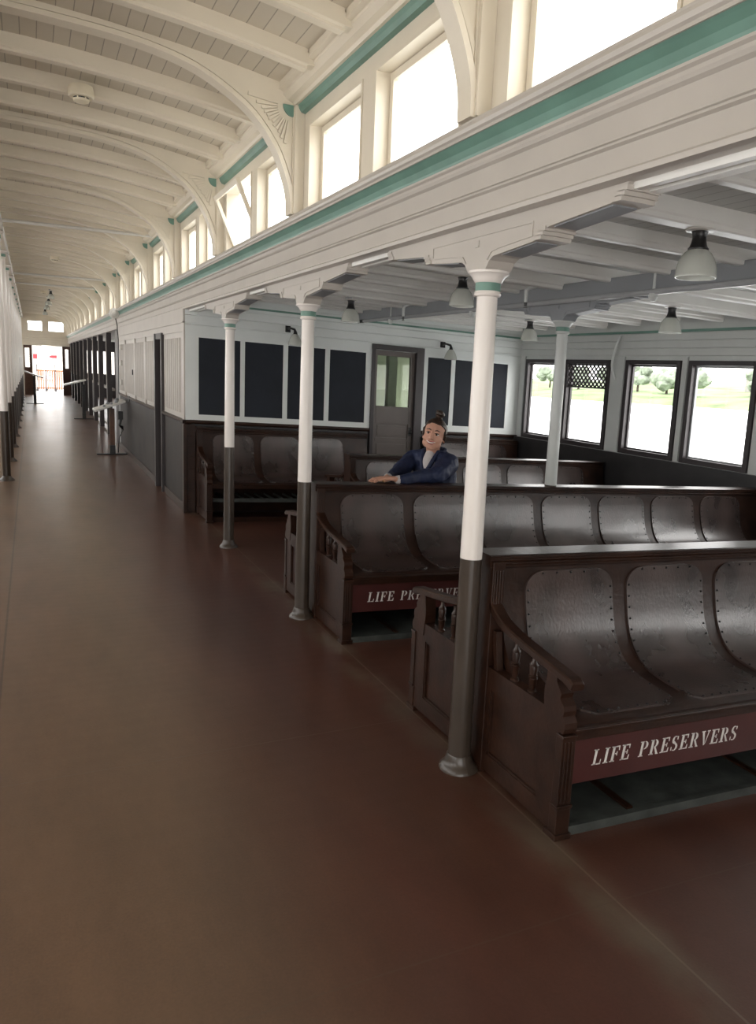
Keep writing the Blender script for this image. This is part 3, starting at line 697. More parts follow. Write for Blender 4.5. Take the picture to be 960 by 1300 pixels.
def bench(x0, x1, yc, sides, label, text=False, first=.16, both=True, studs=True, single=False, slats=False, ztop=.942):
    ZK[0] = (ztop-.5)/.442
    t = thing('bench', label, 'bench', (x0, yc, 0), 'dark varnished passenger benches')
    hw = .062
    ylo = yc-hw; yhi = yc+hw if not single else yc+.03
    b = B(); b.box(x0-.004, x0+.052, ylo-.02, yhi+(.02 if not single else 0), .0, .915)
    for k in range(4): b.box(x0+.002+k*.012, x0+.008+k*.012, ylo-.024, ylo-.02, .70, .88)
    b.build('end_post', 'brown', t, bevel=.003)
    # top rail with ribbed edge
    b = B(); e = .012
    b.ext([(ylo-e, .938), (ylo-e, .930), (ylo-e+.006, .926), (ylo-e+.006, .918), (ylo-e, .914), (ylo-e+.006, .910), (ylo-e+.006, .902), (ylo-e+.002, .898), (ylo-e+.002, .890), (ylo+.006, .886),
           (yhi-.006, .886), (yhi+e, .890), (yhi+e, .938), (yhi+.0, .942), (ylo, .942)], x0-.012, x1, 'x')
    b.build('top_rail', 'brown', t)
    b = B(); b.box(x0+.03, x1, ylo+.012, yhi-.012 if not single else yhi, .03, .89); b.build('back_board', 'brown', t)
    for s in sides:
        Pf = seat_prof(1 if s < 0 else -1, yc)      # s<0: seat faces the camera
        sg = 1 if s < 0 else -1
        if single: pass
        # backing sheet
        b = B()
        inner = [(p[0] + sg*.03, p[1]-.03) for p in Pf]
        b.loops([[(x, p[0], p[1]) for p in Pf] + [(x, q[0], q[1]) for q in reversed(inner)] for x in (x0+.05, x1)])
        sh = b.build('seat_shell', 'brown', t, smooth=True)
        # bent plywood panels
        L = [0]
        for p, q in zip(Pf, Pf[1:]): L.append(L[-1]+math.dist(p, q))
        tot = L[-1]
        def at_s(v):
            v = max(0, min(tot, v))
            for i in range(len(L)-1):
                if v <= L[i+1] or i == len(L)-2:
                    f = (v-L[i])/(L[i+1]-L[i]); p, q = Pf[i], Pf[i+1]
                    d = Vector((q[0]-p[0], q[1]-p[1])).normalized(); nrm = Vector((-d.y, d.x))*(-sg)
                    if nrm.y < 0 and abs(d.x) > .5: nrm = -nrm
                    return p[0]+(q[0]-p[0])*f, p[1]+(q[1]-p[1])*f, nrm
        W = .226; pitch = .531; k = 0
        while True:
            xc = x0 + first + W + k*pitch
            if xc + .10 > x1: break
            s0, s1 = .016, tot-.045
            rows = []
            rad = .09
            NS = 30
            for i in range(NS+1):
                # denser rows at the rounded top
                v = (i/NS); sv = s0 + (s1-s0)*(v**1.5)
                a = sv-s0; w = W
                if a < rad: w = W-rad + math.sqrt(max(0, rad*rad-(rad-a)**2))
                e2 = s1-sv
                if e2 < .05: w = W-.05+math.sqrt(max(0, .0025-(.05-e2)**2))
                rows.append((sv, w))
            b = B(); topv = []
            NU = 10
            for sv, w in rows:
                y, z, nrm = at_s(sv)
                r = []
                for j in range(NU+1):
                    u = -1+2*j/NU
                    x = min(xc+u*w, x1-.003)
                    bul = .009
                    r.append(b.bm.verts.new((x, y+nrm.x*bul, z+nrm.y*bul)))
                topv.append(r)
            for r0, r1 in zip(topv, topv[1:]):
                for j in range(NU): b.bm.faces.new([r0[j], r0[j+1], r1[j+1], r1[j]])
            # skirt
            ring = topv[0] + [r[-1] for r in topv[1:]] + topv[-1][-2::-1] + [r[0] for r in topv[-2:0:-1]]
            low = []
            for v in ring:
                y, z = v.co.y, v.co.z
                best = min(rows, key=lambda rr: math.dist(at_s(rr[0])[:2], (y, z)))
                nrm = at_s(best[0])[2]
                low.append(b.bm.verts.new((v.co.x, y-nrm.x*.012, z-nrm.y*.012)))
            for i in range(len(ring)):
                j = (i+1) % len(ring); b.bm.faces.new([ring[i], ring[j], low[j], low[i]])
            pn = b.build('seat_panel', 'ply', t, smooth=True)
            if studs and s < 0:
                b = B()
                acc = []
                for i in range(5): acc.append((xc-W+.085+(2*W-.17)*i/4, .012))
                m = 0
                sv = .085
                while sv < tot-.08:
                    acc += [(xc-W+.012, sv), (xc+W-.012, sv)]; sv += .052
                for i in range(8): acc.append((xc-W+.06+(2*W-.12)*i/7, tot-.045-s0-.012))
                for x, a in acc:
                    if x > x1-.02: continue
                    y, z, nrm = at_s(a+s0)
                    b.ball((x, y+nrm.x*.0095, z+nrm.y*.0095), .0058, 1)
                b.build('brass_studs', 'black', pn, smooth=True)
            k += 1
        # seat rail, apron, base
        yf = lambda d: yc + sg*d
        def bx(b, xa, xb, da, db, z0, z1):
            ya, yb = sorted((yf(da), yf(db))); b.box(xa, xb, ya, yb, z0, z1)
        b = B(); bx(b, x0+.045, x1, -.556, -.50, .355, .402); bx(b, x0+.045, x1, -.562, -.54, .388, .40)
        b.build('seat_rail', 'brown', t, bevel=.003)
        if not slats:
            b = B(); bx(b, x0+.05, x1, -.540, -.522, .180, .356)
            ap = b.build('apron', 'maroon', t)
            if text and s < 0: lettering(x0+.168, .735, .240, .060, yf(-.540), ap)
            b = B(); bx(b, x0+.05, x1, -.555, -.06, .012, .030); bx(b, x0+.05, x1, -.572, -.55, 0, .035)
            bd = b.build('base_board', 'board', t)
            for xs_ in (x0+.36, x0+1.1, x0+1.9, x0+2.7, x0+3.5):
                if xs_ < x1-.1:
                    b = B(); bx(b, xs_, xs_+.03, -.54, -.07, .03, .038); b.build('base_batten', 'brown', bd)
        else:
            b = B(); bx(b, x0+.05, x1, -.50, -.48, .205, .245)
            n = int((x1-x0)/.11)
            for i in range(n): b.box(x0+.08+i*.11, x0+.10+i*.11, min(yf(-.49), yf(-.05)), max(yf(-.49), yf(-.05)), .215, .235)
            b.build('slatted_shelf', 'board', t)
            b = B(); bx(b, x0+.05, x1, -.53, -.50, 0, .05); b.build('kick_board', 'brown', t)
        end_panel(x0, x0+.048, yc, sg, t)
    ZK[0] = None
    return t
bench(1.64, XW-.03, Y1+.02, (-1, 1), 'front double bench lettered LIFE PRESERVERS, nearest the camera', text=True, ztop=.915)
bench(1.64, XW-.03, Y1+D+.02, (-1, 1), 'second double bench, the woman resting her hands on its back', text=True, ztop=.888)
bench(2.70, XW-.03, Y1+2*D, (-1, 1), 'third double bench behind the seated woman', text=False, ztop=.868)
bench(1.60, 3.585, YC-.035, (-1,), 'dark bench with slatted luggage shelf against the chalkboard wall', single=True, slats=True)
bench(4.40, XW-.03, YC-.035, (-1,), 'short bench against the far wall right of the taupe door', single=True, slats=True)

# ------------------------------------------------------------------ cabin: front wall
b = B()
b.box(1.49, 3.645, YC, YC+.08, 0, .985); b.box(4.335, XW+.1, YC, YC+.08, 0, .985)
tag(b.build('wall_cabin_wainscot', 'darkwall'), 'dark brown lower wall behind the corner bench', 'wall', kind='structure')
b = B(); b.ext([(YC, .965), (YC-.02, .970), (YC-.03, .985), (YC-.03, 1.0), (YC-.022, 1.008), (YC, 1.010)], 1.455, 3.64, 'x'); b.ext([(YC, .965), (YC-.02, .970), (YC-.03, .985), (YC-.03, 1.0), (YC-.022, 1.008), (YC, 1.010)], 4.34, XW, 'x')
tag(b.build('trim_dado_rail', 'brown'), 'dark moulded dado rail below the chalkboards', 'moulding', kind='structure')
b = B()
b.box(1.49, 3.645, YC+.005, YC+.08, .985, 2.40); b.box(4.335, XW+.1, YC+.005, YC+.08, .985, 2.40); b.box(3.645, 4.335, YC+.005, YC+.08, 1.99, 2.40)
for z in (1.925, 2.02, 2.105, 2.19): b.ext([(YC+.005, z), (YC-.006, z+.004), (YC-.006, z+.078), (YC+.005, z+.083)], 1.49, XW, 'x')
b.box(1.49, XW, YC-.02, YC+.005, 2.01, 2.022)
# frame strips of the chalkboard panels
for x0, x1 in ((1.49, 1.63), (2.082, 2.132), (2.568, 2.622), (3.066, 3.122), (3.575, 3.645)): b.box(x0, x1, YC-.012, YC+.005, 1.01, 1.92)
for x0, x1 in ((4.335, 4.395), (4.722, 4.778), (5.55, XW)): b.box(x0, x1, YC-.012, YC+.005, 1.01, 1.92)
b.box(1.49, 3.645, YC-.014, YC+.005, 1.008, 1.068); b.box(4.335, XW, YC-.014, YC+.005, 1.008, 1.085)
b.box(1.49, 3.645, YC-.014, YC+.005, 1.878, 1.93); b.box(4.335, XW, YC-.014, YC+.005, 1.892, 1.93)
tag(b.build('wall_cabin_front', 'wallwhite'), 'white framed upper wall with the chalkboards and horizontal boarding', 'wall', kind='structure')
b = B(); b.box(1.49, XW, YC-.018, YC+.005, 2.222, 2.242)
tag(b.build('trim_teal_bay', 'teal'), 'thin teal line along the top of the cabin front wall', 'moulding', kind='structure')
for i, (x0, x1) in enumerate(((1.63, 2.082), (2.132, 2.568), (2.622, 3.066), (3.122, 3.575), (4.395, 4.722), (4.778, 5.55))):
    b = B(); b.box(x0, x1, YC-.004, YC+.004, 1.068 if i < 4 else 1.085, 1.88 if i < 4 else 1.893)
    lab = ['navy chalkboard panel behind the free-standing column, leftmost', 'navy chalkboard panel, second from the left', 'navy chalkboard panel behind the second column, third from the left', 'navy chalkboard panel just left of the taupe door',
           'narrow navy chalkboard panel just right of the taupe door', 'wide navy chalkboard panel behind the nearest column, rightmost'][i]
    tag(b.build('chalkboard', 'navy'), lab, 'chalkboard', 'chalkboard panels')
# door in the front wall
t = thing('door_1', 'taupe panelled door with a glazed upper half, in the chalkboard wall', 'door', (3.99, YC, 0), kind='structure')
b = B(); b.box(3.645, 3.69, YC-.03, YC+.08, 0, 1.99); b.box(4.23, 4.335, YC-.03, YC+.08, 0, 1.99); b.box(3.69, 4.23, YC-.03, YC+.08, 1.93, 1.99); b.build('door_frame', 'frame', t, bevel=.004)
b = B(); y0, y1 = YC+.02, YC+.055
b.box(3.69, 3.735, y0, y1, .02, 1.93); b.box(4.175, 4.23, y0, y1, .02, 1.93)
for z0, z1 in ((.02, .10), (.40, .45), (.855, .90), (1.07, 1.275), (1.865, 1.93)): b.box(3.735, 4.175, y0, y1, z0, z1)
b.box(3.735, 4.175, y0+.012, y1-.008, .10, 1.07)
for z0, z1 in ((.13, .37), (.48, .825), (.925, 1.045)): b.box(3.765, 4.145, y0+.006, y1-.008, z0, z1)
lf = b.build('door_leaf', 'doorbrown', t, bevel=.002)
b = B(); b.box(3.735, 4.175, y0+.015, y0+.02, 1.275, 1.865); b.build('door_pane', 'mirror', lf)
b = B(); b.ball((4.20, y0-.02, .98), .022, 2); b.box(4.185, 4.215, y0-.004, y0, .93, 1.03); b.build('door_knob', 'black', lf, smooth=True)
# pale things seen through the door pane
b = B(); b.box(1.6, XW, 10.6, 10.7, 0, 2.38)
tag(b.build('wall_cabin_inner', paint('inner_wall_green', (.42, .45, .36), .6)), 'pale green inner wall seen through the door glass', 'wall', kind='structure')
b = B(); b.box(4.30, 4.42, 9.2, 9.3, 0, 2.38)
tag(b.build('inner_post', 'bay'), 'white post seen through the glass of the taupe door', 'post')
# wall lamps
for x, lab in ((2.66, 'wall lamp with glass shade above the left chalkboards'), (4.63, 'wall lamp with glass shade above the boards right of the taupe door')):
    z = 1.87
    t = thing('wall_lamp', lab, 'lamp', (x, YC, 2.05), 'wall lamps on the cabin front')
    yl = YC-.14
    b = B(); b.box(x-.075, x-.02, YC-.03, YC-.005, 2.02, 2.09); b.tube([(x-.05, YC-.03, 2.06), (x-.045, YC-.09, 2.065), (x-.01, yl, 2.05), (x, yl, 2.02), (x, yl, 1.995)], [.012, .011, .014, .02, .026], 10)
    b.build('lamp_arm', 'black', t, smooth=True)
    b = B(); ribbed(b, [(.075, z+.012), (.076, z+.022), (.070, z+.05), (.058, z+.08), (.042, z+.11), (.028, z+.13), (.024, z+.13), (.036, z+.11), (.052, z+.08), (.064, z+.05), (.071, z+.02), (.075, z+.012)], x, yl); b.build('lamp_shade', 'shade', t, smooth=True)

# ------------------------------------------------------------------ cabin: long side wall facing the hall
YK = 15.0
def segs(holes, a, c):
    ys = [a] + [v for h in holes for v in h] + [c]; return [(ys[i], ys[i+1]) for i in range(0, len(ys), 2)]
DR = (9.72, 10.28)
b = B()
for a, c in segs([DR], YC, YK): b.box(1.49, 1.55, a, c, 0, .99)
tag(b.build('wall_cabin_side_lower', 'wains'), 'dark boarded lower wall of the cabin along the hall', 'wall', kind='structure')
b = B()
for a, c in segs([DR], YC+.002, YK): b.box(1.49, 1.55, a, c, .99, 1.95)
b.box(1.49, 1.55, YC+.002, YK, 1.95, 2.2)
b.box(1.470, 1.49, YC, YK, 2.03, 2.16); b.box(1.477, 1.49, YC, YK, 1.93, 2.03); b.box(1.462, 1.49, YC, YK, 2.018, 2.034)
b.box(1.476, 1.49, YC, YC+.09, 1.0, 1.94)
# raised battens of the panelling
y = YC+.28
while y < YK-.1:
    if not (DR[0]-.12 < y < DR[1]+.12):
        b.ext([(1.49, y-.030), (1.468, y-.020), (1.468, y+.020), (1.49, y+.030)], 1.07, 1.87, 'z')
    y += .135
for yy in (11.35, 12.55, 13.9): b.box(1.470, 1.49, yy-.05, yy+.05, 1.0, 1.94)
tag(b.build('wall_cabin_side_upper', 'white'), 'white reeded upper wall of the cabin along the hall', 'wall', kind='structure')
b = B()
for a, c in segs([DR], YC-.03, YK): b.ext([(1.49, .965), (1.47, .970), (1.458, .985), (1.458, 1.0), (1.468, 1.008), (1.49, 1.010)], a, c)
tag(b.build('trim_dado_side', 'brown'), 'dark dado rail along the hall side of the cabin', 'moulding', kind='structure')
b = B(); b.box(1.462, 1.498, YC-.045, YC+.03, 0, .965)
b.box(1.5, 1.592, YC-.022, YC-.001, 0, .96)
for z in (.12, .24, .36, .48, .60, .72, .84): b.box(1.505, 1.588, YC-.026, YC-.02, z-.105, z)
tag(b.build('trim_corner_post', 'brown', bevel=.006), 'dark corner board of the cabin wainscot beside the corner bench', 'moulding', kind='structure')
b = B()
for a, c in segs([DR], YC, YK): b.box(1.478, 1.49, a, c, 0, .09)
tag(b.build('baseboard_cabin', 'brown'), 'dark baseboard along the hall side of the cabin', 'baseboard', kind='structure')
t = thing('door_2', 'narrow dark framed doorway in the hall side of the cabin', 'door', (1.49, 10, 0), kind='structure')
b = B(); b.box(1.455, 1.56, DR[0], DR[0]+.07, 0, 1.95); b.box(1.445, 1.56, DR[1]-.09, DR[1], 0, 1.95); b.box(1.455, 1.56, DR[0]+.07, DR[1]-.09, 1.88, 1.95); b.build('door_frame', 'frame', t)
b = B(); b.box(1.52, 1.55, DR[0]+.07, DR[1]-.09, .02, 1.88); lf = b.build('door_leaf', 'frame', t)
b = B(); b.ball((1.50, DR[0]+.14, .98), .025, 2); b.tube([(1.50, DR[0]+.14, .98), (1.52, DR[0]+.14, .98)], .01, 8); b.build('door_knob', 'black', lf, smooth=True)
for y, z, lab in ((12.75, 1.42, 'upper'), (13.25, .98, 'lower')):
    b = B(); b.box(1.455, 1.47, y-.03, y+.03, z-.04, z+.04); tag(b.build('wall_latch', 'black'), 'small black %s latch on the white reeded cabin wall' % lab, 'latch')
for y, z, lab in ((14.3, 1.82, 'topmost'), (14.3, 1.55, 'middle'), (14.35, 1.22, 'lowest')):
    b = B(); b.box(1.43, 1.47, y-.05, y+.05, z-.045, z+.045); tag(b.build('switch_box', 'pipe', bevel=.005), 'white painted switch box near the far end of the cabin wall, %s of three' % lab, 'switch box', 'switch boxes')
b = B()
b.box(1.49, 5.7, YK, YK+.08, 0, 2.38)
tag(b.build('wall_cabin_back', 'wallwhite'), 'rear end wall of the cabin', 'wall', kind='structure')

# ------------------------------------------------------------------ open gallery beyond the cabin
for i, y in enumerate([15.47, 17.8, 19.9, 21.8, 23.8, 25.85, 27.9, 29.95, 32.0, 34.1]):
    w = .055; dy = .38 if i == 0 else .09
    t = thing('gallery_post', 'dark brown post of the gallery beyond the cabin, %s in line' % ORD[i], 'post', (1.55, y, 0), 'dark gallery posts')
    b = B(); b.box(1.50, 1.60, y-dy, y+dy, 0, 2.155); b.build('post_shaft', 'frame', t, bevel=.006)
    b = B(); b.box(1.485, 1.50, y-dy+.02, y-dy+.045, 1.0, 2.1); b.build('lit_edge', 'white', t)  # white strip stands in for light on the side of the post
t = thing('balustrade', 'white topped low rail between the dark gallery posts', 'railing', (1.55, 26, 0))
b = B(); b.box(1.605, 1.68, 17.9, YE-.1, .93, .98); b.box(1.615, 1.655, 17.9, YE-.1, .08, .13)
b.build('hand_rail', 'white', t, cuts=CUTS)
b = B(); b.box(1.63, 1.645, 23.6, YE-.1, .13, .93); b.build('infill_panel', 'frame', t, cuts=CUTS)
# far bay: outer walls
WIN = [(7.395, 8.16), (6.60, 7.365), (5.60, 6.36), (4.72, 5.50), (3.60, 4.36), (2.72, 3.50), (1.60, 2.36), (.72, 1.50), (-.40, .36), (-1.28, -.5), (-2.4, -1.6)]
farw = [(YC+.9+k*2.1, YC+.9+k*2.1+1.4) for k in range(13)]
holes = sorted(WIN + farw)
ZW0, ZW1 = 1.0, 1.975
b = B(); b.box(XW, XW+.1, -3, YE+.1, .985, ZW0); b.box(XW, XW+.1, -3, YE+.1, ZW1, 2.42)
for a, c in segs(holes, -3, YE+.1): b.box(XW, XW+.1, a, c, ZW0, ZW1)
for z in (2.02, 2.095, 2.17): b.ext([(XW, z), (XW-.008, z+.004), (XW-.008, z+.068), (XW, z+.072)], -3, YC)
for a, c in ((8.16, YC), (6.36, 6.60), (5.50, 5.60), (4.36, 4.72), (3.50, 3.60)): b.box(XW-.018, XW, a+.02, c-.02, 1.01, 2.01)
b.box(XW-.018, XW, 7.368, 7.392, 1.01, 2.01)
tag(b.build('wall_outer', 'bay', cuts=CUTS), 'grey-white outer wall between the big side windows', 'wall', kind='structure')
b = B(); b.box(XW-.02, XW+.0, -3, YC, 2.245, 2.268)
tag(b.build('trim_teal_outer', 'teal'), 'thin teal line along the top of the window wall', 'moulding', kind='structure')
b = B(); b.box(XW, XW+.1, -3, YE+.1, 0, .985)
b.box(XW-.05, XW, -3, YC, .93, .995)
tag(b.build('wall_outer_lower', 'darkwall', cuts=CUTS), 'dark lower wall and sill under the side windows', 'wall', kind='structure')
names = {0: 'farthest side window, partly behind the white bay column', 1: 'side window with a diamond lattice across its top', 2: 'side window between the white leaning strip and the last post', 3: 'largest visible side window, at the right edge'}
t = None
for k, (a, c) in enumerate(WIN):
    wn += 1
    t = thing('window_%d' % wn, names.get(k, 'side window out of frame to the right, number %s toward the stern' % ORD[min(k-3, 19)]), 'window', (XW+.05, (a+c)/2, ZW0), kind='structure')
    b = B(); f = .05
    b.box(XW-.022, XW+.06, a, a+f, ZW0, ZW1); b.box(XW-.022, XW+.06, c-f, c, ZW0, ZW1); b.box(XW-.022, XW+.06, a+f, c-f, ZW1-.045, ZW1); b.box(XW-.022, XW+.06, a+f, c-f, ZW0, ZW0+.05)
    b.build('window_frame', 'frame', t, bevel=.003)
    b = B(); g = .018
    b.box(XW+.03, XW+.055, a+f, a+f+g, ZW0+.05, ZW1-.045); b.box(XW+.03, XW+.055, c-f-g, c-f, ZW0+.05, ZW1-.045); b.box(XW+.03, XW+.055, a+f+g, c-f-g, ZW1-.063, ZW1-.045); b.box(XW+.03, XW+.055, a+f+g, c-f-g, ZW0+.05, ZW0+.068)
    sa = b.build('sash', 'bpipe' if k == 3 else 'frame', t)
    b = B(); b.box(XW+.040, XW+.044, a+f+g-.004, c-f-g+.004, ZW0+.064, ZW1-.06); b.build('pane', 'glass', sa)
    if k == 1:
        y0, y1, z0, z1 = a+f, c-f, 1.66, ZW1-.045
        b = B(); b.box(XW+.0, XW+.02, y0, y1, z0, z0+.018)
        n = 10; st = (y1-y0)/n
        for i in range(-8, n+8):
            for sg in (1, -1):
                # diagonal bars clipped to the rectangle
                ya = y0+i*st; H_ = z1-z0-.018
                p0 = [ya, z0+.018]; p1 = [ya+sg*H_, z1]
                t0, t1 = 0, 1
                dy = p1[0]-p0[0]
                for lo_, hi_ in ((y0, y1),):
                    ta, tb = sorted(((lo_-p0[0])/dy, (hi_-p0[0])/dy)); t0, t1 = max(t0, ta), min(t1, tb)
                if t1-t0 < .02: continue
                q0 = (p0[0]+dy*t0, p0[1]+(p1[1]-p0[1])*t0); q1 = (p0[0]+dy*t1, p0[1]+(p1[1]-p0[1])*t1)
                w = .0135; xa = XW+.004 if sg > 0 else XW+.010
                b.loops([[(xa, q[0], q[1]-w), (xa+.006, q[0], q[1]-w), (xa+.006, q[0], q[1]+w), (xa, q[0], q[1]+w)] for q in (q0, q1)])
        b.build('lattice_screen', 'frame', t)
for k, (a, c) in enumerate(farw):
    wn += 1
    t = thing('window_%d' % wn, 'distant bay window beyond the cabin, %s toward the far end' % ORD[k], 'window', (XW+.05, (a+c)/2, ZW0), kind='structure')
    b = B(); f = .05
    b.box(XW-.01, XW+.06, a, a+f, ZW0, ZW1); b.box(XW-.01, XW+.06, c-f, c, ZW0, ZW1); b.box(XW-.01, XW+.06, a+f, c-f, ZW1-.045, ZW1); b.box(XW-.01, XW+.06, a+f, c-f, ZW0, ZW0+.05)
    b.build('window_frame', 'frame', t)
    b = B(); b.box(XW+.040, XW+.044, a+f, c-f, ZW0+.05, ZW1-.045); b.build('pane', 'glass', t)
# leaning white strip on the window wall
b = B(); pts = smooth_curve([(2.225, 6.47), (2.18, 6.47), (2.05, 6.50), (1.92, 6.52), (1.82, 6.50), (1.76, 6.485)], 4)
b.loops([[(XW-.018-.05*math.sin(math.pi*i/(len(pts)-1)), y-.014, z), (XW-.009-.05*math.sin(math.pi*i/(len(pts)-1)), y-.014, z), (XW-.009-.05*math.sin(math.pi*i/(len(pts)-1)), y+.014, z), (XW-.018-.05*math.sin(math.pi*i/(len(pts)-1)), y+.014, z)] for i, (z, y) in enumerate(pts)])
tag(b.build('curved_strip', 'wallwhite', smooth=True), 'curved white strip hanging beside the lattice window', 'strip')

# ------------------------------------------------------------------ end wall of the hall
b = B()
b.box(XC-1.95, .05, YE, YE+.1, 2.03, 2.46) ; b.box(.05, 1.56, YE, YE+.1, 2.03, 2.46)
b.box(XC-1.95, -.28, YE, YE+.1, 0, 2.03)
for z in (2.05, 2.15, 2.25, 2.35): b.ext([(YE, z), (YE-.015, z+.01), (YE-.015, z+.085), (YE, z+.095)], -.28, 1.50, 'x')
tag(b.build('wall_end_lower', 'cream'), 'white boarded lintel over the far doorway', 'wall', kind='structure')
b = B()
b.box(XC-1.95, 1.56, YE, YE+.1, 2.46, 2.60); b.box(XC-1.95, 1.56, YE, YE+.1, 3.04, 3.45); b.box(XC-1.95, -.11, YE, YE+.1, 2.6, 3.04); b.box(.50, .71, YE, YE+.1, 2.6, 3.04); b.box(1.36, 1.56, YE, YE+.1, 2.6, 3.04)
b.box(-.28, 1.5, YE-.04, YE, 2.44, 2.47)
tag(b.build('wall_end_upper', 'cream'), 'cream upper end wall holding two bright transom windows', 'wall', kind='structure')
for a, c, lab in ((-.11, .50, 'left'), (.71, 1.36, 'right')):
    wn += 1
    t = thing('window_%d' % wn, '%s of the two transom windows over the far doorway' % lab, 'window', ((a+c)/2, YE, 2.6), kind='structure')
    b = B(); f = .03
    b.box(a, a+f, YE-.01, YE+.06, 2.6, 3.04); b.box(c-f, c, YE-.01, YE+.06, 2.6, 3.04); b.box(a+f, c-f, YE-.01, YE+.06, 3.01, 3.04); b.box(a+f, c-f, YE-.01, YE+.06, 2.6, 2.63); b.build('window_frame', 'cream', t)
    b = B(); b.box(a+f, c-f, YE+.03, YE+.034, 2.63, 3.01); b.build('pane', 'glass', t)
M['endwood'] = paint('end_door_wood', (.075, .035, .022), .4, .15, 6, .02)
for a, c, w0, w1, lab, n in ((-.28, .05, -.235, -.05, 'left', 3), (1.25, 1.56, 1.36, 1.49, 'right', 4)):
    t = thing('door_%d' % n, 'brown glazed door leaf standing on the %s of the bright far opening' % lab, 'door', ((a+c)/2, YE, 0), kind='structure')
    b = B(); y0, y1 = YE-.05, YE+.02
    b.box(a, c, y0, y1, 0, 1.13); b.box(a, w0, y0, y1, 1.13, 1.92); b.box(w1, c, y0, y1, 1.13, 1.92); b.box(a, c, y0, y1, 1.92, 2.03)
    b.box(a+.05, c-.05, y0-.01, y0, .15, .55); b.box(a+.05, c-.05, y0-.01, y0, .65, 1.05)
    b.build('door_leaf', 'endwood', t)
    b = B(); b.box(w0, w1, y0+.03, y0+.035, 1.13, 1.92); b.build('door_pane', 'glass', t)
# far bay end wall and end wall behind the camera, left half walls
b = B(); b.box(1.56, XW+.1, YE, YE+.1, 0, 1.0); b.box(1.56, XW+.1, YE, YE+.1, 1.95, 2.45)
for a, c in ((1.56, 1.75), (2.5, 2.65), (3.4, 3.55), (4.3, 4.45), (5.2, XW+.1)): b.box(a, c, YE, YE+.1, 1.0, 1.95)
tag(b.build('wall_end_bay', 'frame'), 'dark end wall of the side gallery with bright openings', 'wall', kind='structure')
b = B(); b.box(-5, -2.2, -3.1, -3, 0, 2.6); b.box(-2.2, -.9, -3.1, -3, 2.1, 3.5); b.box(-.9, -.1, -3.1, -3, 0, 3.5); b.box(-.1, 1.3, -3.1, -3, 2.1, 3.5); b.box(1.3, XW+.1, -3.1, -3, 0, 3.5)  # unseen wall, doorways added to let fill light in from behind
tag(b.build('wall_behind', 'cream'), 'cream unseen end wall behind the camera with two doorways added for fill light', 'wall', kind='structure')
XLW = mirror(1.56)
b = B(); hl = [(-2.6+k*2.05, -2.6+k*2.05+1.3) for k in range(19)]
hl = [h for h in hl if h[1] < YE-.1]
b.box(XLW-.1, XLW, -3, YE+.1, 0, 1.0); b.box(XLW-.1, XLW, -3, YE+.1, 1.95, 2.5)
for a, c in segs(hl, -3, YE+.1): b.box(XLW-.1, XLW, a, c, 1.0, 1.95)  # openings added here to let light in from the left
tag(b.build('wall_left', 'white', cuts=CUTS), 'white wall on the far left of the hall with openings added for light', 'wall', kind='structure')
# dark casing between the last left columns
b = B(); b.box(XL-.03, XL+.03, 24.5, YE-.4, 0, 1.55)
tag(b.build('wall_casing', 'endwood', cuts=CUTS), 'brown low partition between the farthest left columns', 'partition', kind='structure')
b = B(); b.box(XL-.03, XL+.03, 24.5, YE-.4, 1.55, 1.62)
tag(b.build('trim_casing', 'white', cuts=CUTS), 'pale capping on the brown partition at the far left', 'moulding', kind='structure')

# ------------------------------------------------------------------ pipes and fittings under the hall ceiling
t = thing('ceiling_pipe', 'long cream pipe with hangers running above the left column row', 'pipe', (-.27, 12, 3.13), 'pipes under the hall ceiling')
b = B(); b.tube([(-.27, y, 3.13) for y in (9, 15, 21, 27, 33, YE-.1)], .018, 8); b.build('pipe_run', 'pipe', t, smooth=True)
for k in range(9):
    y = 10.5+k*3
    if y < YE-.5:
        b = B(); b.tube([(-.27, y, 3.13), (-.27, y, 3.26)], .007, 6); b.box(-.292, -.248, y-.015, y+.015, 3.108, 3.152); b.build('pipe_hanger', 'pipe', t)
for y, z, lab in ((10.2, 3.13, 'nearest'), (16.6, 3.13, 'middle'), (18.72, 3.12, 'farthest')):
    b = B(); b.tube([(-.29, y, z), (.6, y, z+.0), (1.49, y, z-.0)], .020, 10)
    tag(b.build('cross_pipe', 'pipe', smooth=True), '%s cream pipe crossing the hall below the arches' % lab, 'pipe', 'pipes under the hall ceiling')
for x, y, lab in ((.345, 5.50, 'nearest round smoke detector, on a ceiling beam at the upper left'), (.42, 14.4, 'second round smoke detector, midway along the hall ceiling'), (.36, 22.4, 'farthest small smoke detector on the hall ceiling')):
    zt = dz(x, 3.277)+(.02 if y < 6 else -.005)
    t = thing('smoke_detector', lab, 'smoke detector', (x, y, zt), 'smoke detectors')
    b = B(); b.lathe([(.072, zt+.02), (.078, zt-.005), (.078, zt-.038), (.070, zt-.046), (.05, zt-.048)], x, y, 28); b.build('detector_base', 'detector', t, smooth=True)
    b = B(); b.lathe([(.048, zt-.046), (.046, zt-.056)], x, y, 24); b.build('vent_gap', 'black', t)
    b = B(); b.lathe([(.050, zt-.056), (.048, zt-.068), (.036, zt-.074), (.01, zt-.075)], x, y, 24)
    for k in range(6):
        a = k*math.pi/3; b.box(x+.047*math.cos(a)-.004, x+.047*math.cos(a)+.004, y+.047*math.sin(a)-.004, y+.047*math.sin(a)+.004, zt-.057, zt-.045)
    b.build('sensor_cap', 'detector', t, smooth=True)
for i, y in enumerate((21.0, 23.6, 26.0, 29.5)):
    pendant(.50, y, 2.98, 'small hanging lamp far down the hall ceiling, %s of four' % ORD[i].replace('nearest', 'nearest'), 1.0, 'distant hall pendants')
